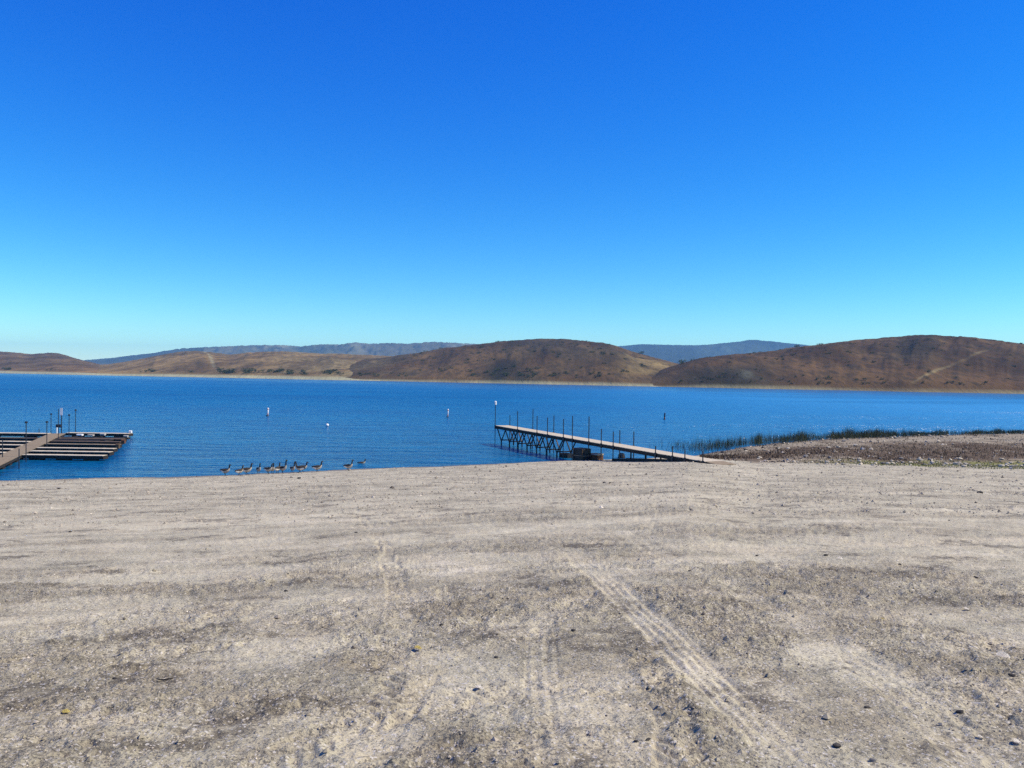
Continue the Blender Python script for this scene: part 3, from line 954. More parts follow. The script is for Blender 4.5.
# ------------------------------------------------------------------ sloping fishing pier
def build_pier():
    dA = Vector(at_y(495.0, 425.6, 87.0))          # outer end, middle of the deck edge
    pB = on_ground(705, 463.4)
    dB = Vector((pB[0], pB[1], pB[2] + 0.10))
    ax = (dB - dA); Lh = ax.length; ax.normalize()
    flat = Vector((ax.x, ax.y, 0)).normalized()
    side = Vector((-flat.y, flat.x, 0))             # points away from the viewer when positive y
    if side.y < 0: side = -side
    W = 1.5
    root = empty('fishing_pier', (dA.x, dA.y, 0))
    tag(root, 'long narrow wooden pier on braced posts sloping down to the beach', 'pier')
    org = Vector((dA.x, dA.y, 0)); loc = lambda p: Vector(p) - org
    # near edge of the deck passes through dA..dB; deck lies behind it
    e0 = dA; e1 = dB
    mb = MB(); n = int(Lh / 0.15)
    for i in range(n):
        c = e0 + ax * ((i + 0.5) * Lh / n)
        j = 0.015 * (random.random() - 0.5); dz = Vector((0, 0, 0.006 * random.random()))
        mb.beam(loc(c + side * j) + dz, loc(c + side * (W + j)) + dz, 0.138, 0.04)
    dk = mb.build('deck', DECKL, root)
    for q in (0.05, W - 0.05):
        m = MB(); m.beam(loc(e0 + side * q) - Vector((0, 0, 0.17)), loc(e1 + side * q - ax * 1.0) - Vector((0, 0, 0.12)), 0.09, 0.28)
        m.build('side_beam', DARKWOOD, root)

    def at_px(px):
        """point on the near deck edge seen in column px"""
        r = rays(px, 440.0); u = r[0]
        # solve e0 + ax*s with x = u*y
        s = (u * e0.y - e0.x) / (ax.x - u * ax.y)
        return e0 + ax * s, s

    def at_px_far(px):
        r = rays(px, 440.0); u = r[0]; f0 = e0 + side * W
        s = (u * f0.y - f0.x) / (ax.x - u * ax.y)
        return f0 + ax * s, s
    near = [(495.6, 402.5), (518, 411), (537.5, 416), (548, 417.5), (564, 419), (573, 416), (589.5, 416.5), (602, 429), (614, 431.5), (656.5, 446), (673.5, 446), (686, 449), (704, 451)]
    far = [(509, 415), (532, 409), (553, 415.5), (619, 430), (633, 431.5)]
    feet = []
    for lst, fn, off in ((near, at_px, -0.07), (far, at_px_far, 0.07)):
        for px, top in lst:
            b, s = fn(px)
            b = b + side * off
            t = Vector(at_y(px, top, b.y))
            gz = float(ground_z(np.array([b.x]), np.array([b.y]))[0])
            m = MB()
            m.tube([loc((b.x, b.y, gz - 0.3)), loc((b.x, b.y, t.z))], 0.040, 8)
            p = m.build('post', STEEL, root)
            m = MB(); m.tube([loc((b.x, b.y, b.z - 0.30)), loc((b.x, b.y, b.z + 0.06))], 0.085, 8); m.build('post_sleeve', STEEL, p)
            feet.append((b, gz, off))
    # white lamp on the outer post
    b, s = at_px(495.6); t = Vector(at_y(495.9, 403.6, b.y)); b = b - side * 0.07
    m = MB(); m.tube([loc((b.x, b.y, t.z - 0.12)), loc((b.x, b.y, t.z + 0.22)), loc((b.x, b.y, t.z + 0.28))], [0.13, 0.13, 0.05], 10)
    m.build('marker_cap', WHITE, root)
    # truss braces under the outer half
    k = 0.6; step = 2.15; i = 0
    while k < Lh * 0.42:
        for q in (0.05, W - 0.05):
            a = e0 + ax * k + side * q; c = e0 + ax * (k + step) + side * q
            za = max(a.z - 1.55, -0.1); zc = max(c.z - 1.55, -0.1)
            lo = Vector(((a.x + c.x) / 2, (a.y + c.y) / 2, min(za, zc) + 0.05))
            m = MB()
            m.beam(loc(a) - Vector((0, 0, 0.3)), loc(lo), 0.085, 0.085)
            m.build('brace', BROWNWOOD if i % 2 else DARKWOOD, root)
            m = MB()
            m.beam(loc(c) - Vector((0, 0, 0.3)), loc(lo), 0.085, 0.085)
            m.build('brace', DARKWOOD, root)
            m = MB()
            gz = max(float(ground_z(np.array([lo.x]), np.array([lo.y]))[0]), -2.0)
            m.tube([loc(lo + Vector((0, 0, 0.08))), loc((lo.x, lo.y, gz - 0.2))], 0.07, 7)
            m.build('pile', DARKWOOD, root)
        lo0 = e0 + ax * (k + step / 2); zz = max(lo0.z - 1.5, 0.0)
        m = MB(); m.beam(loc((lo0.x, lo0.y, zz + 0.1)), loc((lo0.x + side.x * W, lo0.y + side.y * W, zz + 0.1)), 0.08, 0.1)
        m.build('cross_beam', DARKWOOD, root)
        k += step; i += 1
    # skid beam and short legs at the landward end
    for q in (0.1, W - 0.1):
        s0, _ = at_px(612); s1, _ = at_px(699)
        a = s0 + side * q; c = s1 + side * q
        ga = float(ground_z(np.array([a.x]), np.array([a.y]))[0]); gc = float(ground_z(np.array([c.x]), np.array([c.y]))[0])
        m = MB(); m.beam(loc((a.x, a.y, ga + 0.10)), loc((c.x, c.y, gc + 0.06)), 0.18, 0.2); m.build('skid_beam', DARKWOOD, root)
    for px in (630, 645, 668, 679, 691):
        b, s = at_px(px)
        for q in (0.1, W - 0.1):
            p = b + side * q
            g = float(ground_z(np.array([p.x]), np.array([p.y]))[0])
            if p.z - 0.2 - g > 0.12:
                m = MB(); m.beam(loc((p.x, p.y, g + 0.1)), loc((p.x, p.y, p.z - 0.22)), 0.1, 0.1, up=(0, 1, 0)); m.build('leg', DARKWOOD, root)
    # hinged ramp plate lying on the beach
    m = MB(); m.beam(loc(e1 + side * 0.05 + ax * 0.02) + Vector((0, 0, -0.03)), loc(e1 + side * 0.05 + ax * 0.9) + Vector((0, 0, -0.06)), 0.02, 0.03)
    m = MB(); c = e1 + side * (W / 2)
    m.beam(loc(c + ax * 0.02), loc(c + ax * 1.3) - Vector((0, 0, 0.07)), W * 0.95, 0.03)
    m.build('ramp_plate', DECK, root)

    # things standing on the shore under the pier
    def block(name, label, cat, px, py, w, d, h, build, group=None):
        g = on_ground(px, py)
        r = empty(name, (g[0], g[1], float(ground_z(np.array([g[0]]), np.array([g[1]]))[0]) - 0.03), math.atan2(flat.y, flat.x) + 0.25)
        tag(r, label, cat, group)
        build(r, w, d, h)

    def float_drum(r, w, d, h):
        m = MB(); m.beam((-w / 2, 0, h / 2), (w / 2, 0, h / 2), d, h, ch=0.10); m.build('shell', BLACKPL, r)
        for q in (-0.32, 0.0, 0.32):
            m = MB(); m.beam((q * w - 0.05, 0, h / 2), (q * w + 0.05, 0, h / 2), d + 0.06, h + 0.06, ch=0.12); m.build('rib', BLACKPL, r)

    def crate(r, w, d, h):
        m = MB(); m.beam((-w / 2, 0, h * 0.20), (w / 2, 0, h * 0.20), d, h * 0.38, ch=0.03); m.build('lower_box', BLACKPL, r)
        m = MB(); m.beam((-w / 2, 0, h * 0.72), (w / 2, 0, h * 0.72), d * 0.96, h * 0.54, ch=0.05); m.build('upper_box', BLACKPL, r)
        m = MB(); m.beam((-w / 2 - 0.03, 0, h * 0.42), (w / 2 + 0.03, 0, h * 0.42), d + 0.05, 0.06); m.build('pallet_board', DECK, r)
        for q in (-w / 2 + 0.05, w / 2 - 0.05):
            m = MB(); m.beam((q, -d / 2 - 0.04, 0), (q, -d / 2 - 0.04, h * 0.98), 0.06, 0.05, up=(0, 1, 0)); m.build('upright', BROWNWOOD, r)

    def trough(r, w, d, h):
        m = MB(); m.beam((-w / 2, 0, h * 0.4), (w / 2, 0, h * 0.4), d, h * 0.75, ch=0.06); m.build('body', RUST, r)
        m = MB(); m.beam((-w / 2 - 0.02, 0, h * 0.86), (w / 2 + 0.02, 0, h * 0.86), d + 0.06, h * 0.2, ch=0.03); m.build('lid', FOAM, r)
    block('dock_float', 'black ribbed float block at the water edge under the sloping pier', 'float', 566.5, 459.9, 1.15, 0.8, 0.62, float_drum)
    block('crate_stack', 'tall dark stacked crates with a pale board under the sloping pier', 'crates', 582, 460.4, 1.2, 0.9, 1.05, crate)
    block('storage_tub', 'rusty brown tub with a pale lid under the sloping pier', 'tub', 596.5, 460.2, 0.9, 0.7, 0.62, trough)
    # a coil-like lump of dark rope or hose
    g = on_ground(621.5, 459.3); gz = float(ground_z(np.array([g[0]]), np.array([g[1]]))[0])
    m = MB()
    m.tube([(g[0] + 0.34 * math.cos(t * 0.7) * (1 - 0.008 * t), g[1] + 0.3 * math.sin(t * 0.7), gz + 0.05 + 0.012 * t) for t in range(40)], 0.05, 6)
    o = m.build('hose_coil', BLACKPL, None, True, (g[0], g[1], gz))
    tag(o, 'dark coil lying on the beach below the middle of the sloping pier', 'coil')


build_pier()


# ------------------------------------------------------------------ buoys
def spar(px, ytop, ywat, rad, label, dark_band, mat=None):
    p = at_z(px, ywat, 0.0); t = at_y(px, ytop, p[1])
    h = t[2]
    r = empty('spar_buoy', (p[0], p[1], 0)); r.rotation_euler = (0.03, 0.05, 0.4)
    tag(r, label, 'buoy', 'buoys floating off the beach')
    m = MB(); m.tube([(0, 0, -0.5), (0, 0, h * 0.93), (0, 0, h * 0.98), (0, 0, h)], [rad, rad, rad * 0.8, rad * 0.3], 12)
    b = m.build('body', mat or WHITE, r, True)
    for z in dark_band:
        m = MB(); m.tube([(0, 0, h * z - 0.06), (0, 0, h * z + 0.06)], rad * 1.03, 12); m.build('band', m_orange, b, True)
    m = MB(); m.tube([(0, 0, -0.12), (0, 0, 0.0), (0, 0, 0.14)], [rad * 1.6, rad * 1.75, rad * 1.2], 12); m.build('float_collar', DARKWOOD, b, True)


m_orange = m_plain('orange_paint', (0.55, 0.14, 0.03), 0.5, 0.2)
spar(267.5, 407.8, 416.0, 0.16, 'white spar buoy on the water above the flock of geese', (0.85, 0.25))
spar(447.5, 409.0, 417.2, 0.13, 'white spar buoy on open water in front of the domed hill', (0.85, 0.25))
spar(664.4, 412.8, 419.6, 0.12, 'dark slim spar buoy on the water beyond the landward half of the pier', (0.25,), STEEL)
p = at_z(327.2, 426.3, 0.0)
r = empty('round_buoy', (p[0], p[1], 0)); tag(r, 'small round white buoy floating between the two left spar buoys', 'buoy', 'buoys floating off the beach')
bm = bmesh.new(); bmesh.ops.create_uvsphere(bm, u_segments=14, v_segments=9, radius=0.23)
for v in bm.verts: v.co.z = v.co.z * 0.95 + 0.16
me = bpy.data.meshes.new('ball'); bm.to_mesh(me); bm.free(); me.polygons.foreach_set('use_smooth', [True] * len(me.polygons))
link('ball', me, WHITE, r)
m = MB(); m.tube([(0, 0, 0.34), (0, 0, 0.50)], 0.05, 8); m.build('mooring_eye', STEEL, r)


# ------------------------------------------------------------------ geese
def goose_mesh(name, neck, walk=0.0, grazing=False, sit=False):
    """one continuous body: tail, trunk, neck, head, bill, two legs; facing +X, feet at z = 0"""
    zb = 0.34 if not sit else 0.20
    if grazing:
        spine = [(-0.43, zb + .06, .012, .03), (-0.36, zb + .07, .04, .065), (-0.25, zb + .04, .085, .10), (-0.10, zb, .125, .14), (0.06, zb - .02, .13, .145), (0.18, zb - .03, .105, .11),
                 (0.27, zb - .06, .06, .065), (0.34, zb - .13, .04, .042), (0.40, zb - .22, .033, .034), (0.45, zb - .29, .036, .040), (0.49, zb - .325, .030, .034), (0.53, zb - .35, .014, .016), (0.56, zb - .365, .008, .008)]
    else:
        n = neck
        spine = [(-0.43, zb + .05, .012, .03), (-0.36, zb + .06, .04, .065), (-0.25, zb + .04, .085, .10), (-0.10, zb + .01, .125, .14), (0.06, zb + .02, .13, .145), (0.17, zb + .06, .105, .115),
                 (0.235, zb + .12, .068, .075), (0.265, zb + .12 + .10 * n, .043, .045), (0.275, zb + .12 + .20 * n, .034, .036), (0.285, zb + .12 + .30 * n, .033, .035),
                 (0.315, zb + .15 + .345 * n, .040, .043), (0.36, zb + .15 + .34 * n, .034, .036), (0.395, zb + .143 + .33 * n, .017, .017), (0.435, zb + .135 + .32 * n, .008, .007)]
    spine = [(a, b, w * (1.12 if i < 7 else 1.35), h * (1.15 if i < 7 else 1.35)) for i, (a, b, w, h) in enumerate(spine)]
    V = []; Fc = []; M = []
    ns = 12
    P = [Vector((a, 0, b)) for a, b, _, _ in spine]
    for i, (a, b, w, h) in enumerate(spine):
        d = (P[min(i + 1, len(P) - 1)] - P[max(i - 1, 0)]).normalized()
        up = Vector((-d.z, 0, d.x))
        for k in range(ns):
            t = 2 * math.pi * k / ns
            V.append(P[i] + Vector((0, w * math.cos(t), 0)) + up * (h * math.sin(t)))
    nk = len(spine) - 8
    for i in range(len(spine) - 1):
        for k in range(ns):
            Fc.append((i * ns + k, (i + 1) * ns + k, (i + 1) * ns + (k + 1) % ns, i * ns + (k + 1) % ns))
            low = math.sin(2 * math.pi * (k + 0.5) / ns) < -0.25
            if i < 1: M.append(2)
            elif i == 1: M.append(1 if low else 2)
            elif i <= 3: M.append(1 if (low and i == 2) else (3 if low else 0))
            elif i <= 6: M.append(3 if math.sin(2 * math.pi * (k + 0.5) / ns) < 0.1 else 0)
            elif i == len(spine) - 4 and low: M.append(1)
            else: M.append(2)
    Fc.append(tuple(range(ns))); M.append(2)
    Fc.append(tuple(range((len(spine) - 1) * ns, len(spine) * ns))[::-1]); M.append(2)
    # folded wings: a raised ridge along each flank (pull flank vertices outward)
    for i in (2, 3, 4):
        for k in (0, 1, 5, 6):
            V[i * ns + k].y *= 1.10
    if not sit:
        for s, ph in ((-1, walk), (1, -walk)):
            hip = Vector((-0.01, 0.06 * s, zb - 0.08)); kn = Vector((-0.05 + ph * 0.4, 0.06 * s, zb * 0.48)); ft = Vector((ph, 0.06 * s, 0.02)); toe = Vector((ph + 0.10, 0.06 * s, 0.008))
            b = MB(); b.tube([hip, kn, ft, toe], [0.034, 0.016, 0.014, 0.022], 6)
            n0 = len(V); V += [Vector(q) for q in b.v]; Fc += [tuple(x + n0 for x in f) for f in b.f]; M += [2] * len(b.f)
    me = bpy.data.meshes.new(name)
    me.from_pydata(V, [], Fc); me.update()
    for m_ in (G_BROWN, G_WHITE, G_BLACK, G_PALE): me.materials.append(m_)
    me.polygons.foreach_set('material_index', M)
    me.polygons.foreach_set('use_smooth', [True] * len(Fc))
    return me


G_BROWN = m_plain('goose_brown_feathers', (0.045, 0.034, 0.026), 0.8, 0.45, 22.0)
G_WHITE = m_plain('goose_white_feathers', (0.75, 0.73, 0.69), 0.8, 0.1, 12.0)
G_BLACK = m_plain('goose_black_neck', (0.012, 0.012, 0.013), 0.6, 0.2, 12.0)
G_PALE = m_plain('goose_pale_breast', (0.48, 0.43, 0.36), 0.8, 0.2, 18.0)
gm = {'up': goose_mesh('goose_alert', 1.0), 'tall': goose_mesh('goose_tall', 1.35, 0.05), 'mid': goose_mesh('goose_standing', 0.75, 0.03),
      'walk': goose_mesh('goose_walking', 0.85, 0.09), 'graze': goose_mesh('goose_grazing', 0.5, 0.03, True), 'sit': goose_mesh('goose_resting', 0.8, sit=True)}
GG = 'geese standing along the waterline'
for px, py, kind, rz, s, label in (
        (225.5, 473.6, 'walk', -0.1, 0.98, 'brown goose at the left end of the flock, body level and head up'),
        (239.5, 473.6, 'mid', 0.9, 0.88, 'goose second from the left end of the flock, half turned away'),
        (247.0, 473.2, 'walk', 0.15, 1.0, 'dark bodied goose third from the left end of the flock'),
        (258.5, 471.8, 'up', -0.9, 0.92, 'pale breasted goose fourth from the left, standing alone in a gap'),
        (268.5, 472.2, 'mid', -0.3, 0.95, 'goose on the left of the close pair in the middle of the flock'),
        (272.5, 471.9, 'up', -1.0, 0.90, 'pale breasted goose on the right of the close pair mid flock'),
        (277.5, 471.6, 'mid', 1.3, 0.95, 'dark goose seen from behind beside the tallest goose'),
        (282.8, 471.5, 'tall', -0.45, 1.0, 'tallest goose with its neck stretched straight up mid flock'),
        (292.5, 470.8, 'up', -0.8, 0.88, 'pale breasted goose just right of the tallest goose'),
        (299.5, 471.2, 'walk', 2.9, 1.0, 'dark goose turned to the left on the right side of the flock'),
        (303.0, 470.0, 'mid', 0.05, 0.95, 'goose behind the left-facing dark goose'),
        (317.5, 470.2, 'walk', 0.1, 0.98, 'goose walking right, second from the right end of the flock'),
        (348.5, 468.9, 'up', -0.2, 0.95, 'lone goose standing apart at the right end of the flock')):
    g = on_ground(px, py + 2.0)
    o = link('goose', gm[kind], None)
    gz = float(ground_z(np.array([g[0]]), np.array([g[1]]))[0])
    o.location = (g[0], g[1], max(gz - 0.005, -0.10)); o.rotation_euler = (0, 0, rz); o.scale = (s,) * 3
    tag(o, label, 'goose', GG)
p = at_z(361.8, 463.6, 0.0)
o = link('goose', gm['sit'], None); o.location = (p[0], p[1], -0.10); o.rotation_euler = (0, 0, 0.3); o.scale = (0.9, 0.9, 0.72)
tag(o, 'dark water bird floating on the lake right of the flock', 'goose', 'waterfowl on the lake')


# ------------------------------------------------------------------ reeds, weeds and bank rocks
def blades(name, X, Y, Z, H, Wd, col, lean=0.25, mat=None, seg=2):
    n = len(X)
    a = RNG.uniform(0, 2 * np.pi, n); b = RNG.uniform(0, 2 * np.pi, n)
    ln = RNG.uniform(0, lean, n) * H
    dx, dy = np.cos(b) * ln, np.sin(b) * ln
    wx, wy = np.cos(a) * Wd / 2, np.sin(a) * Wd / 2
    V = np.zeros((n, 6, 3))
    for k, (t, wf) in enumerate(((0, 1.0), (0.55, 0.8), (1.0, 0.12))):
        cx, cy, cz = X + dx * t * t, Y + dy * t * t, Z + H * t
        V[:, 2 * k] = np.stack([cx - wx * wf, cy - wy * wf, cz], -1)
        V[:, 2 * k + 1] = np.stack([cx + wx * wf, cy + wy * wf, cz], -1)
    base = (np.arange(n) * 6)[:, None]
    Fq = np.concatenate([base + np.array([[0, 1, 3, 2]]), base + np.array([[2, 3, 5, 4]])], 0)
    C = np.repeat(col[:, None, :], 6, 1)
    C = np.concatenate([C, np.ones(C.shape[:2] + (1,))], -1)
    me = np_mesh(name, V.reshape(-1, 3), Fq, True, C.reshape(-1, 4))
    return link(name, me, mat)


M_BLADE = m_tint('plant_blades', 0.8)


def reeds():
    n = 26000
    px = RNG.uniform(650, 1060, n)
    clump = fbm(px * 0.05, RNG.uniform(0, 1, n) * 0 + 3.0, 101, 4)
    ds = shore_d(px)
    # offset into the water, wide stand on the left tail
    off = RNG.normal(0, 1, n)
    wid = np.interp(px, [650, 700, 760, 900, 1060], [2.6, 3.0, 2.6, 2.2, 1.8])
    ctr = np.interp(px, [650, 690, 720, 800, 1060], [13, 9, 5.0, 1.5, 0.8])
    y = ds + ctr + off * wid
    keep = RNG.uniform(0, 1, n) < np.interp(px, [650, 690, 712, 735, 880, 910, 1060], [0.05, 0.14, 0.40, 1.0, 1.0, 0.9, 0.85]) * (0.35 + 1.1 * sstep(.35, .6, clump))
    px, y = px[keep], y[keep]
    x = rays(px, 420.0)[:, 0] * y
    z = np.maximum(ground_base(x, y), -0.35)
    n = len(x)
    H = RNG.uniform(0.25, 1.0, n) ** 0.8 * np.interp(px, [650, 760, 870, 920, 1060], [0.9, 1.0, 1.0, 0.62, 0.55]) * (0.25 + 1.6 * fbm(px * 0.10, y * 0.4, 105, 4) ** 1.3 + 0.5 * (RNG.uniform(0, 1, n) > 0.97)) + np.where(z < 0, -z, 0)
    k = RNG.uniform(0, 1, n)
    c = np.array([0.045, 0.065, 0.022]) * (1 - k[:, None]) + np.array([0.10, 0.085, 0.04]) * k[:, None]
    c *= RNG.uniform(0.6, 1.2, (n, 1))
    o = blades('reeds', x, y, z, H, RNG.uniform(0.015, 0.03, n), c, 0.28, M_BLADE)
    tag(o, 'dark green reeds fringing the shore on the right', kind='stuff')


def bank_weeds():
    n = 42000
    px = RNG.uniform(700, 1080, n)
    ds = shore_d(px)
    db = np.where(px > 760, np.interp(px, _bx[3:], _bd[3:]), ds - np.interp(px, [600, 690, 760], [3, 6, 24]))
    fr = RNG.uniform(-0.22, 1.0, n)
    y = db + (ds - db) * fr
    x = rays(px, 440.0)[:, 0] * y
    nb = fbm(x * 0.25, y * 0.25, 81, 4); nb2 = fbm(x * 0.9, y * 0.9, 85, 4)
    brown = (0.25 + 0.75 * sstep(.35, .6, nb2)) * sstep(0.06, 0.2, fr + (nb - .5) * .6) * sstep(0.62, 0.36, fr + (nb - .5) * .7) + 0.5 * sstep(0.6, 0.75, nb) * sstep(.3, .5, fr)
    green = sstep(-0.22, -0.12, fr + (nb2 - .5) * .2) * sstep(.12, .02, fr + (nb - .5) * .15) * sstep(770, 930, px) * sstep(.34, .5, nb2)
    keep = RNG.uniform(0, 1, n) < np.maximum(brown, green * 0.9)
    x, y, g, fr = x[keep], y[keep], green[keep] > brown[keep], fr[keep]
    n = len(x)
    k = RNG.uniform(0, 1, (n, 1))
    c = np.where(g[:, None], np.array([[0.17, 0.20, 0.045]]) * (1 - k) + np.array([[0.24, 0.20, 0.09]]) * k,
                 np.array([[0.050, 0.030, 0.017]]) * (1 - k) + np.array([[0.13, 0.085, 0.05]]) * k)
    H = np.where(g, RNG.uniform(0.05, 0.16, n), RNG.uniform(0.06, 0.26, n))
    o = blades('weeds', x, y, ground_z(x, y) - 0.01, H, RNG.uniform(0.02, 0.05, n), c, 0.7, M_BLADE)
    tag(o, 'low dry brown and green weeds on the right bank', kind='stuff')


reeds()
bank_weeds()


def rock_mesh(name, seed, sub=2, flat=0.6, rough=0.35):
    bm = bmesh.new(); bmesh.ops.create_icosphere(bm, subdivisions=sub, radius=1.0)
    r = random.Random(seed)
    ax = [Vector((r.gauss(0, 1), r.gauss(0, 1), r.gauss(0, 1))).normalized() for _ in range(9)]
    cut = [r.uniform(0.55, 0.9) for _ in ax]
    for v in bm.verts:
        d = v.co.normalized(); k = 1.0
        for a, c in zip(ax, cut):
            q = d.dot(a)
            if q > 0.2: k = min(k, c / q)
        k *= 1 + rough * 0.25 * (r.random() - 0.5)
        v.co = Vector((d.x * k, d.y * k * 0.8, d.z * k * flat))
    me = bpy.data.meshes.new(name); bm.to_mesh(me); bm.free()
    return me


def stone_mat(name, c1, c2):
    return m_plain(name, c1, 0.9, 0.3, 9.0, 0.2, 0.0, c2)


S_PALE = stone_mat('pale_stone', (0.60, 0.53, 0.40), (0.40, 0.34, 0.25))
S_GREY = stone_mat('grey_stone', (0.26, 0.24, 0.22), (0.15, 0.14, 0.13))
S_DARK = stone_mat('dark_stone', (0.035, 0.032, 0.030), (0.075, 0.068, 0.06))
ROCKS = {}
for nm, mt in (('pale', S_PALE), ('grey', S_GREY), ('dark', S_DARK)):
    ROCKS[nm] = []
    for k in range(4):
        me = rock_mesh('rock_' + nm, 100 + k + len(nm) * 7, 2); me.materials.append(mt); ROCKS[nm].append(me)


def put_rock(kind, x, y, size, name, label, cat, group, sink=0.25, rz=None, sz=1.0):
    z = float(ground_z(np.array([x]), np.array([y]))[0])
    o = link(name, random.choice(ROCKS[kind]))
    o.scale = (size, size, size * sz)
    o.location = (x, y, z + size * (0.5 - sink) * sz)
    o.rotation_euler = (random.uniform(-.2, .2), random.uniform(-.2, .2), random.uniform(0, 6.28) if rz is None else rz)
    return tag(o, label, cat, group)


# cobbles of the right bank: 190 pale, 40 grey
n = 0
rr = random.Random(5)
while n < 280:
    px = rr.uniform(735, 1030)
    ds = float(shore_d(np.array([px]))[0])
    db = float(np.interp(px, _bx[3:], _bd[3:])) if px > 760 else ds - 18
    z = rr.random()
    if z < 0.60: fr = rr.gauss(0.0, 0.09)
    elif z < 0.75: fr = rr.gauss(0.95, 0.035)
    else: fr = rr.uniform(0.5, 0.95)
    if z < 0.6 and rr.random() > (px - 700) / 250: continue
    y = db + (ds - db) * fr
    x = float(rays(px, 440.0)[0]) * y
    sz = rr.choice((0.09, 0.11, 0.12, 0.15, 0.18, 0.25)) * rr.uniform(0.8, 1.15)
    if rr.random() < 0.80: put_rock('pale', x, y, sz, 'rock', 'pale rock among the scattered stones on the weedy right bank', 'rock', 'pale stones on the right bank')
    else: put_rock('grey', x, y, sz * 1.1, 'rock', 'grey rock among the scattered stones on the weedy right bank', 'rock', 'grey stones on the right bank')
    n += 1
for px, py, kind, s, label in ((722.5, 453.0, 'dark', 0.24, 'dark rock right of the landward end of the pier'),
                               (745.5, 450.5, 'dark', 0.26, 'dark rock under the pale driftwood plank on the right bank'),
                               (770.0, 459.8, 'dark', 0.22, 'dark rock at the edge of the gravel right of the pier')):
    g = on_ground(px, py); put_rock(kind, g[0], g[1], s, 'rock', label, 'rock', None)
g = on_ground(733.0, 446.6); gz = float(ground_z(np.array([g[0]]), np.array([g[1]]))[0])
m = MB(); m.beam((-0.5, 0, 0.10), (0.5, -0.1, 0.16), 0.16, 0.06, ch=0.015)
o = m.build('driftwood_plank', DECKL); o.location = (g[0], g[1], gz); o.rotation_euler = (0.1, 0.12, -0.9)
tag(o, 'bleached driftwood plank lying at the edge of the reeds', 'driftwood')


# ------------------------------------------------------------------ far shore shrubs
def shrub_mesh(name, seed, n=150, h=1.0):
    r = np.random.default_rng(seed)
    cl = r.normal(0, 1, (7, 3)) * np.array([0.38, 0.38, 0.22]) + np.array([0, 0, 0.5])
    c = cl[r.integers(0, 7, n)] + r.normal(0, 1, (n, 3)) * 0.17
    c[:, 2] = np.clip(c[:, 2], 0.03, 1.0)
    q = r.normal(0, 1, (n, 3)); q /= np.linalg.norm(q, axis=1)[:, None]
    s = np.cross(q, r.normal(0, 1, (n, 3))); s /= np.linalg.norm(s, axis=1)[:, None]
    u = np.cross(q, s)
    L = r.uniform(0.08, 0.16, (n, 1))
    V = np.stack([c - s * L, c + u * L * 0.6, c + s * L, c - u * L * 0.6], 1)
    k = r.uniform(0, 1, (n, 1, 1))
    C = np.array([0.030, 0.045, 0.016]) * (1 - k) + np.array([0.075, 0.085, 0.035]) * k
    C = np.concatenate([np.repeat(C, 4, 1), np.ones((n, 4, 1))], -1)
    me = np_mesh(name, V.reshape(-1, 3), np.arange(4 * n).reshape(n, 4), True, C.reshape(-1, 4))
    me.materials.append(M_BLADE)
    return me


SHR = [shrub_mesh('shrub_foliage', 200 + k) for k in range(4)]
dg = bpy.context.evaluated_depsgraph_get()
dg.update()


def put_shrub(px, back, size, label, group, flat=0.8):
    d0 = float(far_shore(np.array([px]))[0]) + back
    u = float(rays(px, 375.0)[0])
    hit, loc, nrm, idx, ob, mx = sc.ray_cast(dg, Vector((u * d0, d0, 300)), Vector((0, 0, -1)))
    # the haze box lies above; cast again from below its lid
    k = 0
    while hit and ob.name.startswith('haze') and k < 3:
        hit, loc, nrm, idx, ob, mx = sc.ray_cast(dg, loc - Vector((0, 0, 0.05)), Vector((0, 0, -1))); k += 1
    if not hit or loc.z < 0.3: return
    o = link('shrub', random.choice(SHR))
    o.location = loc - Vector((0, 0, 0.12 * size)); w = size * random.uniform(0.9, 1.3)
    o.scale = (w, w, size * flat); o.rotation_euler = (0, 0, random.uniform(0, 6.28))
    tag(o, label, 'shrub', group)


rs_ = random.Random(9)
for c, w, n_, s in ((4, 5, 4, 4.0), (50, 4, 2, 2.6), (150, 6, 4, 3.4), (192, 2, 1, 4), (226, 6, 7, 5.2), (246, 8, 8, 4.4), (268, 8, 5, 3.4), (285, 9, 8, 4.0), (306, 5, 3, 3.4), (330, 9, 8, 4.0)):
    for k in range(n_):
        put_shrub(c + rs_.uniform(-w, w), rs_.uniform(26, 55), s * rs_.uniform(0.7, 1.2), 'dark green shrub at the foot of the tan hills across the lake', 'shrubs along the far left shore')
for c, w, n_, s in ((360, 20, 10, 2.4), (395, 14, 5, 2.0), (485, 14, 9, 2.6), (520, 16, 10, 2.8), (555, 12, 6, 2.2), (600, 12, 7, 2.4), (575, 20, 4, 1.8)):
    for k in range(n_):
        put_shrub(c + rs_.uniform(-w, w), rs_.uniform(16, 40), s * rs_.uniform(0.7, 1.2), 'dark shrub at the foot of the domed brown hill across the lake', 'shrubs along the far middle shore')
for c, w, n_, s in ((690, 14, 5, 1.6), (720, 16, 7, 1.7), (770, 25, 7, 1.6), (820, 10, 5, 1.9), (880, 25, 7, 1.5), (950, 40, 9, 1.5)):
    for k in range(n_):
        put_shrub(c + rs_.uniform(-w, w), rs_.uniform(9, 26), s * rs_.uniform(0.7, 1.2), 'dark shrub at the foot of the right hill across the lake', 'shrubs along the far right shore')
for k in range(75):
    put_shrub(rs_.uniform(400, 650), rs_.uniform(40, 330), rs_.uniform(1.6, 3.4), 'dark scrub bush dotted on the slope of the domed brown hill', 'scrub on the domed hill', 0.6)
for k in range(75):
    put_shrub(rs_.uniform(690, 1024), rs_.uniform(25, 260), rs_.uniform(1.3, 2.6), 'dark scrub bush dotted on the slope of the right brown hill', 'scrub on the right hill', 0.6)
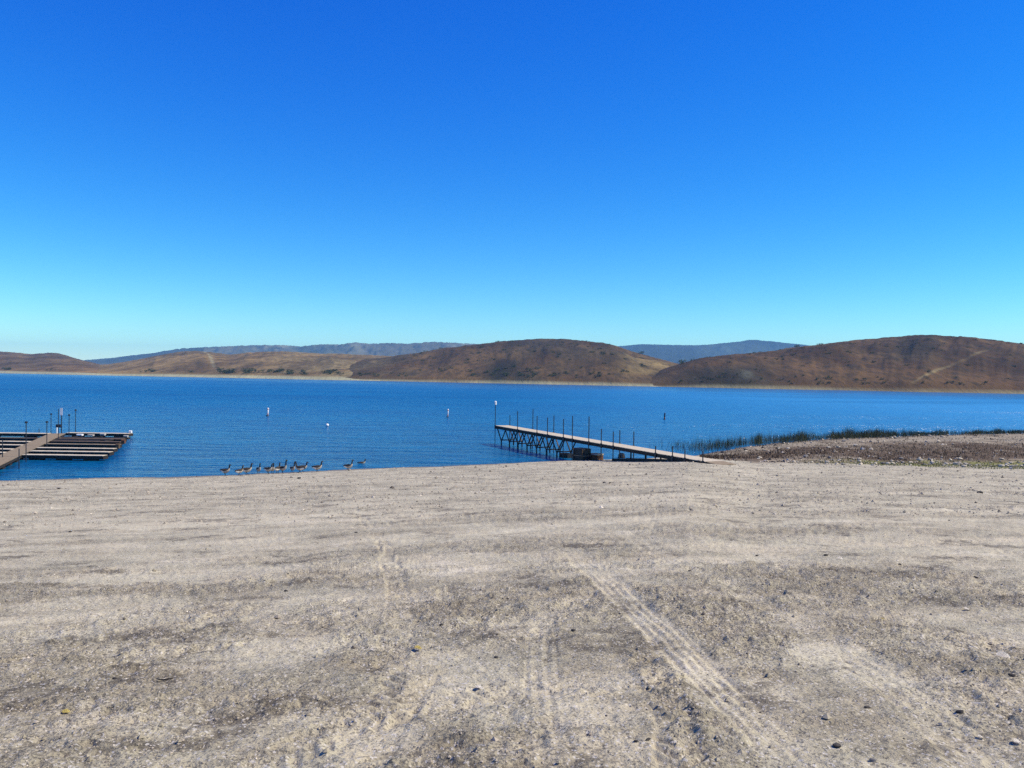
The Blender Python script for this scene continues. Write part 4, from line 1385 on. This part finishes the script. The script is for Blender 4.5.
for px, py_back, s, lab in ((683, 118, 4.2, 'round dark tree on the low left shoulder of the right hill'), (797, 290, 3.4, 'small dark tree on the left skyline of the right hill'),
                            (819, 305, 3.0, 'tiny dark tree higher up the left skyline of the right hill'), (641, 415, 5.0, 'dark tree on the right slope of the domed hill')):
    put_shrub(px, py_back, s, lab, None, 0.9)


# ------------------------------------------------------------------ litter of the foreground: stones, leaves, a twig, loose gravel
for px, py, w, label in (
        (496, 657, 8, 'black stone left of centre on the tyre-marked dirt, between two pale leaves'),
        (573, 632, 8, 'black stone on the dark gravel just left of the straight ribbed tyre track'),
        (441, 626, 7, 'dark flat stone on the gravel above the yellow leaf'),
        (286, 591, 6, 'dark stone lying alone on the pale streaks left of centre'),
        (70, 533, 6, 'dark stone in the far left of the dirt lot'),
        (356, 533, 5, 'small dark stone on the middle left of the dirt lot'),
        (636, 745, 7, 'left one of two dark stones side by side near the ribbed tyre track'),
        (648, 744, 8, 'right one of two dark stones side by side near the ribbed tyre track'),
        (837, 747, 13, 'long dark stone at the bottom of the dirt lot right of the ribbed track'),
        (867, 708, 11, 'flat dark stone above the long dark stone at the lower right'),
        (873, 760, 11, 'brown grey clod below the flat dark stone at the lower right'),
        (1012, 677, 11, 'dark flat stone at the right edge just below the white leaf'),
        (960, 711, 12, 'dark stone in the rough clods left of the lower right corner'),
        (980, 493, 9, 'dark block-like stone far back on the right of the dirt lot'),
        (604, 483, 5, 'left one of two small stones far back below the pier'),
        (610, 483.5, 4, 'right one of two small stones far back below the pier'),
        (291, 478, 5, 'left one of two small dark stones on the beach below the geese'),
        (299, 479, 6, 'right one of two small dark stones on the beach below the geese'),
        (59, 489, 6, 'pale topped stone on the beach below the left dock'),
        (690, 571, 6, 'small dark stone at the top of the rough gravel right of centre'),
        (757, 555, 5, 'small dark stone on the pale strip right of centre'),
        (826, 556, 7, 'dark stone on the pale strip far right of centre'),
        (976, 577, 7, 'dark stone on the rough gravel near the right edge'),
        (115, 683, 8, 'dark clod on the gravel left of the small twig')):
    g = on_ground(px, py)
    s = w * 0.38 * g[1] / F
    kind = 'grey' if 'grey' in label or 'pale topped' in label else 'dark'
    put_rock(kind, g[0], g[1], s, 'stone', label, 'stone', None, 0.2, 0.3, 0.8)


def leaf_mesh(name, seed):
    r = random.Random(seed)
    bm = bmesh.new()
    rows = []
    for i in range(7):
        t = i / 6
        w = 0.36 * math.sin(math.pi * min(0.98, t * 0.95 + 0.05)) ** 0.8 + 0.01
        x = t - 0.5
        zc = 0.10 * math.sin(t * 3.0) * r.uniform(0.6, 1.4)
        rows.append([bm.verts.new((x, s * w * (1 + 0.2 * (r.random() - .5)), zc + 0.10 * abs(s) * r.uniform(0.3, 1.3) * w * 2)) for s in (-1, -0.5, 0, 0.5, 1)])
    for a, b in zip(rows[:-1], rows[1:]):
        for k in range(4): bm.faces.new((a[k], a[k + 1], b[k + 1], b[k]))
    g = bmesh.ops.solidify(bm, geom=bm.faces[:], thickness=0.012)
    me = bpy.data.meshes.new(name); bm.to_mesh(me); bm.free()
    me.polygons.foreach_set('use_smooth', [True] * len(me.polygons))
    return me


L_WHITE = m_plain('bleached_leaf', (0.82, 0.76, 0.66), 0.6, 0.2, 30.0)
L_YEL = m_plain('yellow_leaf', (0.62, 0.50, 0.16), 0.6, 0.25, 30.0)
for px, py, w, mt, label in (
        (1004, 659, 15, L_WHITE, 'largest dry white leaf near the right edge of the dirt lot'),
        (1017, 744, 10, L_WHITE, 'dry pale leaf in the lower right corner of the dirt lot'),
        (981, 737, 8, L_WHITE, 'small pale curled leaf left of the lower right corner leaf'),
        (514, 641, 6, L_WHITE, 'small white leaf right of the black stone near the centre'),
        (372, 653, 5, L_WHITE, 'small white leaf left of the yellow leaf'),
        (418, 653, 8, L_YEL, 'yellow leaf on the pale dirt left of centre'),
        (479, 689, 7, L_WHITE, 'white leaf below the black stone near the centre'),
        (66, 717, 8, L_YEL, 'curled yellowish leaf at the lower left of the dirt lot'),
        (38, 583, 6, L_WHITE, 'white leaf near the left edge of the dirt lot'),
        (840, 560, 6, L_WHITE, 'white leaf on the pale strip right of centre'),
        (967, 610, 7, L_WHITE, 'white leaf on the rough gravel near the right edge'),
        (882, 621, 5, L_YEL, 'tiny yellow leaf on the rough gravel at the right'),
        (1004, 571, 5, L_WHITE, 'tiny white leaf far back by the right edge'),
        (656, 621, 5, L_WHITE, 'tiny pale leaf on the straight ribbed tyre track'),
        (515, 640 + 140, 6, L_WHITE, None)):
    if label is None: continue
    g = on_ground(px, py)
    s = w * g[1] / F
    o = link('leaf', leaf_mesh('leaf', int(px)), mt)
    o.scale = (s, s, s)
    o.location = (g[0], g[1], float(ground_z(np.array([g[0]]), np.array([g[1]]))[0]) + 0.10 * s + 0.006)
    o.rotation_euler = (random.uniform(.10, .40), random.uniform(-.05, .3), random.uniform(-.6, .6))
    tag(o, label, 'leaf')
g = on_ground(165, 684)
m = MB()
pts = [(-0.062, 0.004), (-0.03, -0.006), (0.0, -0.008), (0.03, -0.002), (0.05, 0.008), (0.066, 0.022)]
m.tube([(a, b, 0.012 + 0.004 * math.sin(a * 60)) for a, b in pts], [0.003, 0.0045, 0.005, 0.0045, 0.004, 0.002], 6)
m.tube([(0.0, -0.008, 0.012), (0.02, -0.03, 0.018)], [0.0035, 0.0015], 5)
o = m.build('twig', DARKWOOD, None, True)
o.location = (g[0], g[1], float(ground_z(np.array([g[0]]), np.array([g[1]]))[0])); tag(o, 'short dark twig on the gravel at the lower left', 'twig')


def gravel():
    n = 60000
    # more per square metre near the viewer
    y = 3.2 * (34 / 3.2) ** RNG.uniform(0, 1, n) ** 0.9
    u = RNG.uniform(-0.68, 0.68, n)
    x = u * y
    _, dust, loose = ground_detail(x, y)
    pr = 0.18 + 0.95 * loose - 0.15 * dust
    cl = fbm(x * 1.5, y * 1.5, 111, 3)
    keep = RNG.uniform(0, 1, n) < pr * (0.4 + 1.2 * cl)
    x, y = x[keep], y[keep]
    n = len(x)
    z = ground_z(x, y)
    s = 0.0045 * np.exp(RNG.normal(0.0, 0.45, n)) * (0.75 + 0.05 * y)
    # coarse crumbs farther down the beach
    q = RNG.uniform(0, 1, 26000)
    fy = 18 * (66 / 18) ** q; fx = RNG.uniform(-0.66, 0.66, 26000) * fy
    _, fd, fl = ground_detail(fx, fy)
    kk = (RNG.uniform(0, 1, 26000) < 0.15 + 0.9 * fbm(fx * .25, fy * .5, 131, 4) ** 1.5 - 0.2 * fd) & (fy < shore_d(px_of(fx, fy)) - 0.6)
    fx, fy = fx[kk], fy[kk]
    x, y = np.r_[x, fx], np.r_[y, fy]
    z = np.r_[z, ground_z(fx, fy)]
    s = np.r_[s, 0.013 * np.exp(RNG.normal(0, 0.45, len(fx))) * (0.6 + 0.035 * fy)]
    n = len(x)
    # broken stone and mud lumps of the right bank
    bp = RNG.uniform(725, 1070, 9000)
    bds = shore_d(bp); bdb = np.where(bp > 760, np.interp(bp, _bx[3:], _bd[3:]), bds - 18)
    by_ = bdb + (bds - bdb) * RNG.uniform(-0.12, 0.98, 9000)
    bx_ = rays(bp, 440.0)[:, 0] * by_
    kk = RNG.uniform(0, 1, 9000) < 1.2 * fbm(bx_ * 0.3, by_ * 0.12, 141, 4) ** 1.6
    bx_, by_ = bx_[kk], by_[kk]
    nbk = len(bx_)
    x, y = np.r_[x, bx_], np.r_[y, by_]
    z = np.r_[z, ground_z(bx_, by_)]
    s = np.r_[s, 0.05 * np.exp(RNG.normal(0, 0.5, nbk))]
    n = len(x)
    ny = 4000
    cy = 3.4 * (45 / 3.4) ** RNG.uniform(0, 1, ny * 5); cx = RNG.uniform(-0.68, 0.68, ny * 5) * cy
    _, cd, cl2 = ground_detail(cx, cy)
    kk = RNG.uniform(0, 1, ny * 5) < 0.5 * cl2 ** 1.5 * sstep(.45, .7, fbm(cx * 0.9, cy * 0.9, 117, 3)) + 0.012
    cx, cy = cx[kk], cy[kk]
    soil = np.r_[np.zeros(n), np.ones(len(cx))]
    x, y = np.r_[x, cx], np.r_[y, cy]
    z = np.r_[z, ground_z(cx, cy)]
    s = np.r_[s, 0.010 * np.exp(RNG.normal(0, 0.4, len(cx))) * (0.8 + 0.05 * cy)]
    n = len(x)
    base = np.array([[1, 0, 0], [0.3, 0.8, 0], [-0.8, 0.5, 0], [-0.7, -0.7, 0], [0.5, -0.8, 0], [0.1, 0.1, 0.75], [0.0, 0.0, -0.5]], float)
    tri = np.array([[0, 1, 5], [1, 2, 5], [2, 3, 5], [3, 4, 5], [4, 0, 5], [1, 0, 6], [2, 1, 6], [3, 2, 6], [4, 3, 6], [0, 4, 6]])
    V = np.repeat(base[None], n, 0) * RNG.uniform(0.65, 1.3, (n, 7, 3))
    a = RNG.uniform(0, 2 * np.pi, n); ca, sa = np.cos(a)[:, None], np.sin(a)[:, None]
    V = np.stack([V[..., 0] * ca - V[..., 1] * sa, V[..., 0] * sa + V[..., 1] * ca, V[..., 2]], -1) * s[:, None, None]
    V += np.stack([x, y, z + 0.15 * s], -1)[:, None, :]
    k = RNG.uniform(0, 1, n)
    c = np.where(k[:, None] < 0.18, np.array([[0.13, 0.11, 0.09]]), np.where(k[:, None] < 0.93, np.array([[0.36, 0.31, 0.24]]), np.array([[0.58, 0.51, 0.41]])))
    bkc = np.zeros(n, bool); bkc[n - len(cx) - nbk:n - len(cx)] = True
    k2 = RNG.uniform(0, 1, n)
    c = np.where(bkc[:, None], np.where(k2[:, None] < 0.40, np.array([[0.06, 0.045, 0.032]]), np.where(k2[:, None] < 0.85, np.array([[0.25, 0.20, 0.14]]), np.array([[0.55, 0.48, 0.38]]))), c)
    c = np.where(soil[:, None] > 0, np.array([[0.31, 0.272, 0.195]]), c)
    c = c * RNG.uniform(0.75, 1.25, (n, 1))
    C = np.concatenate([np.repeat(c[:, None], 7, 1), np.ones((n, 7, 1))], -1)
    Fq = (tri[None] + (np.arange(n) * 7)[:, None, None]).reshape(-1, 3)
    me = np_mesh('gravel', V.reshape(-1, 3), Fq, False, C.reshape(-1, 4))
    o = link('gravel', me, m_tint('gravel_chips', 0.9))
    tag(o, 'loose gravel chips strewn over the dirt lot', kind='stuff')


gravel()
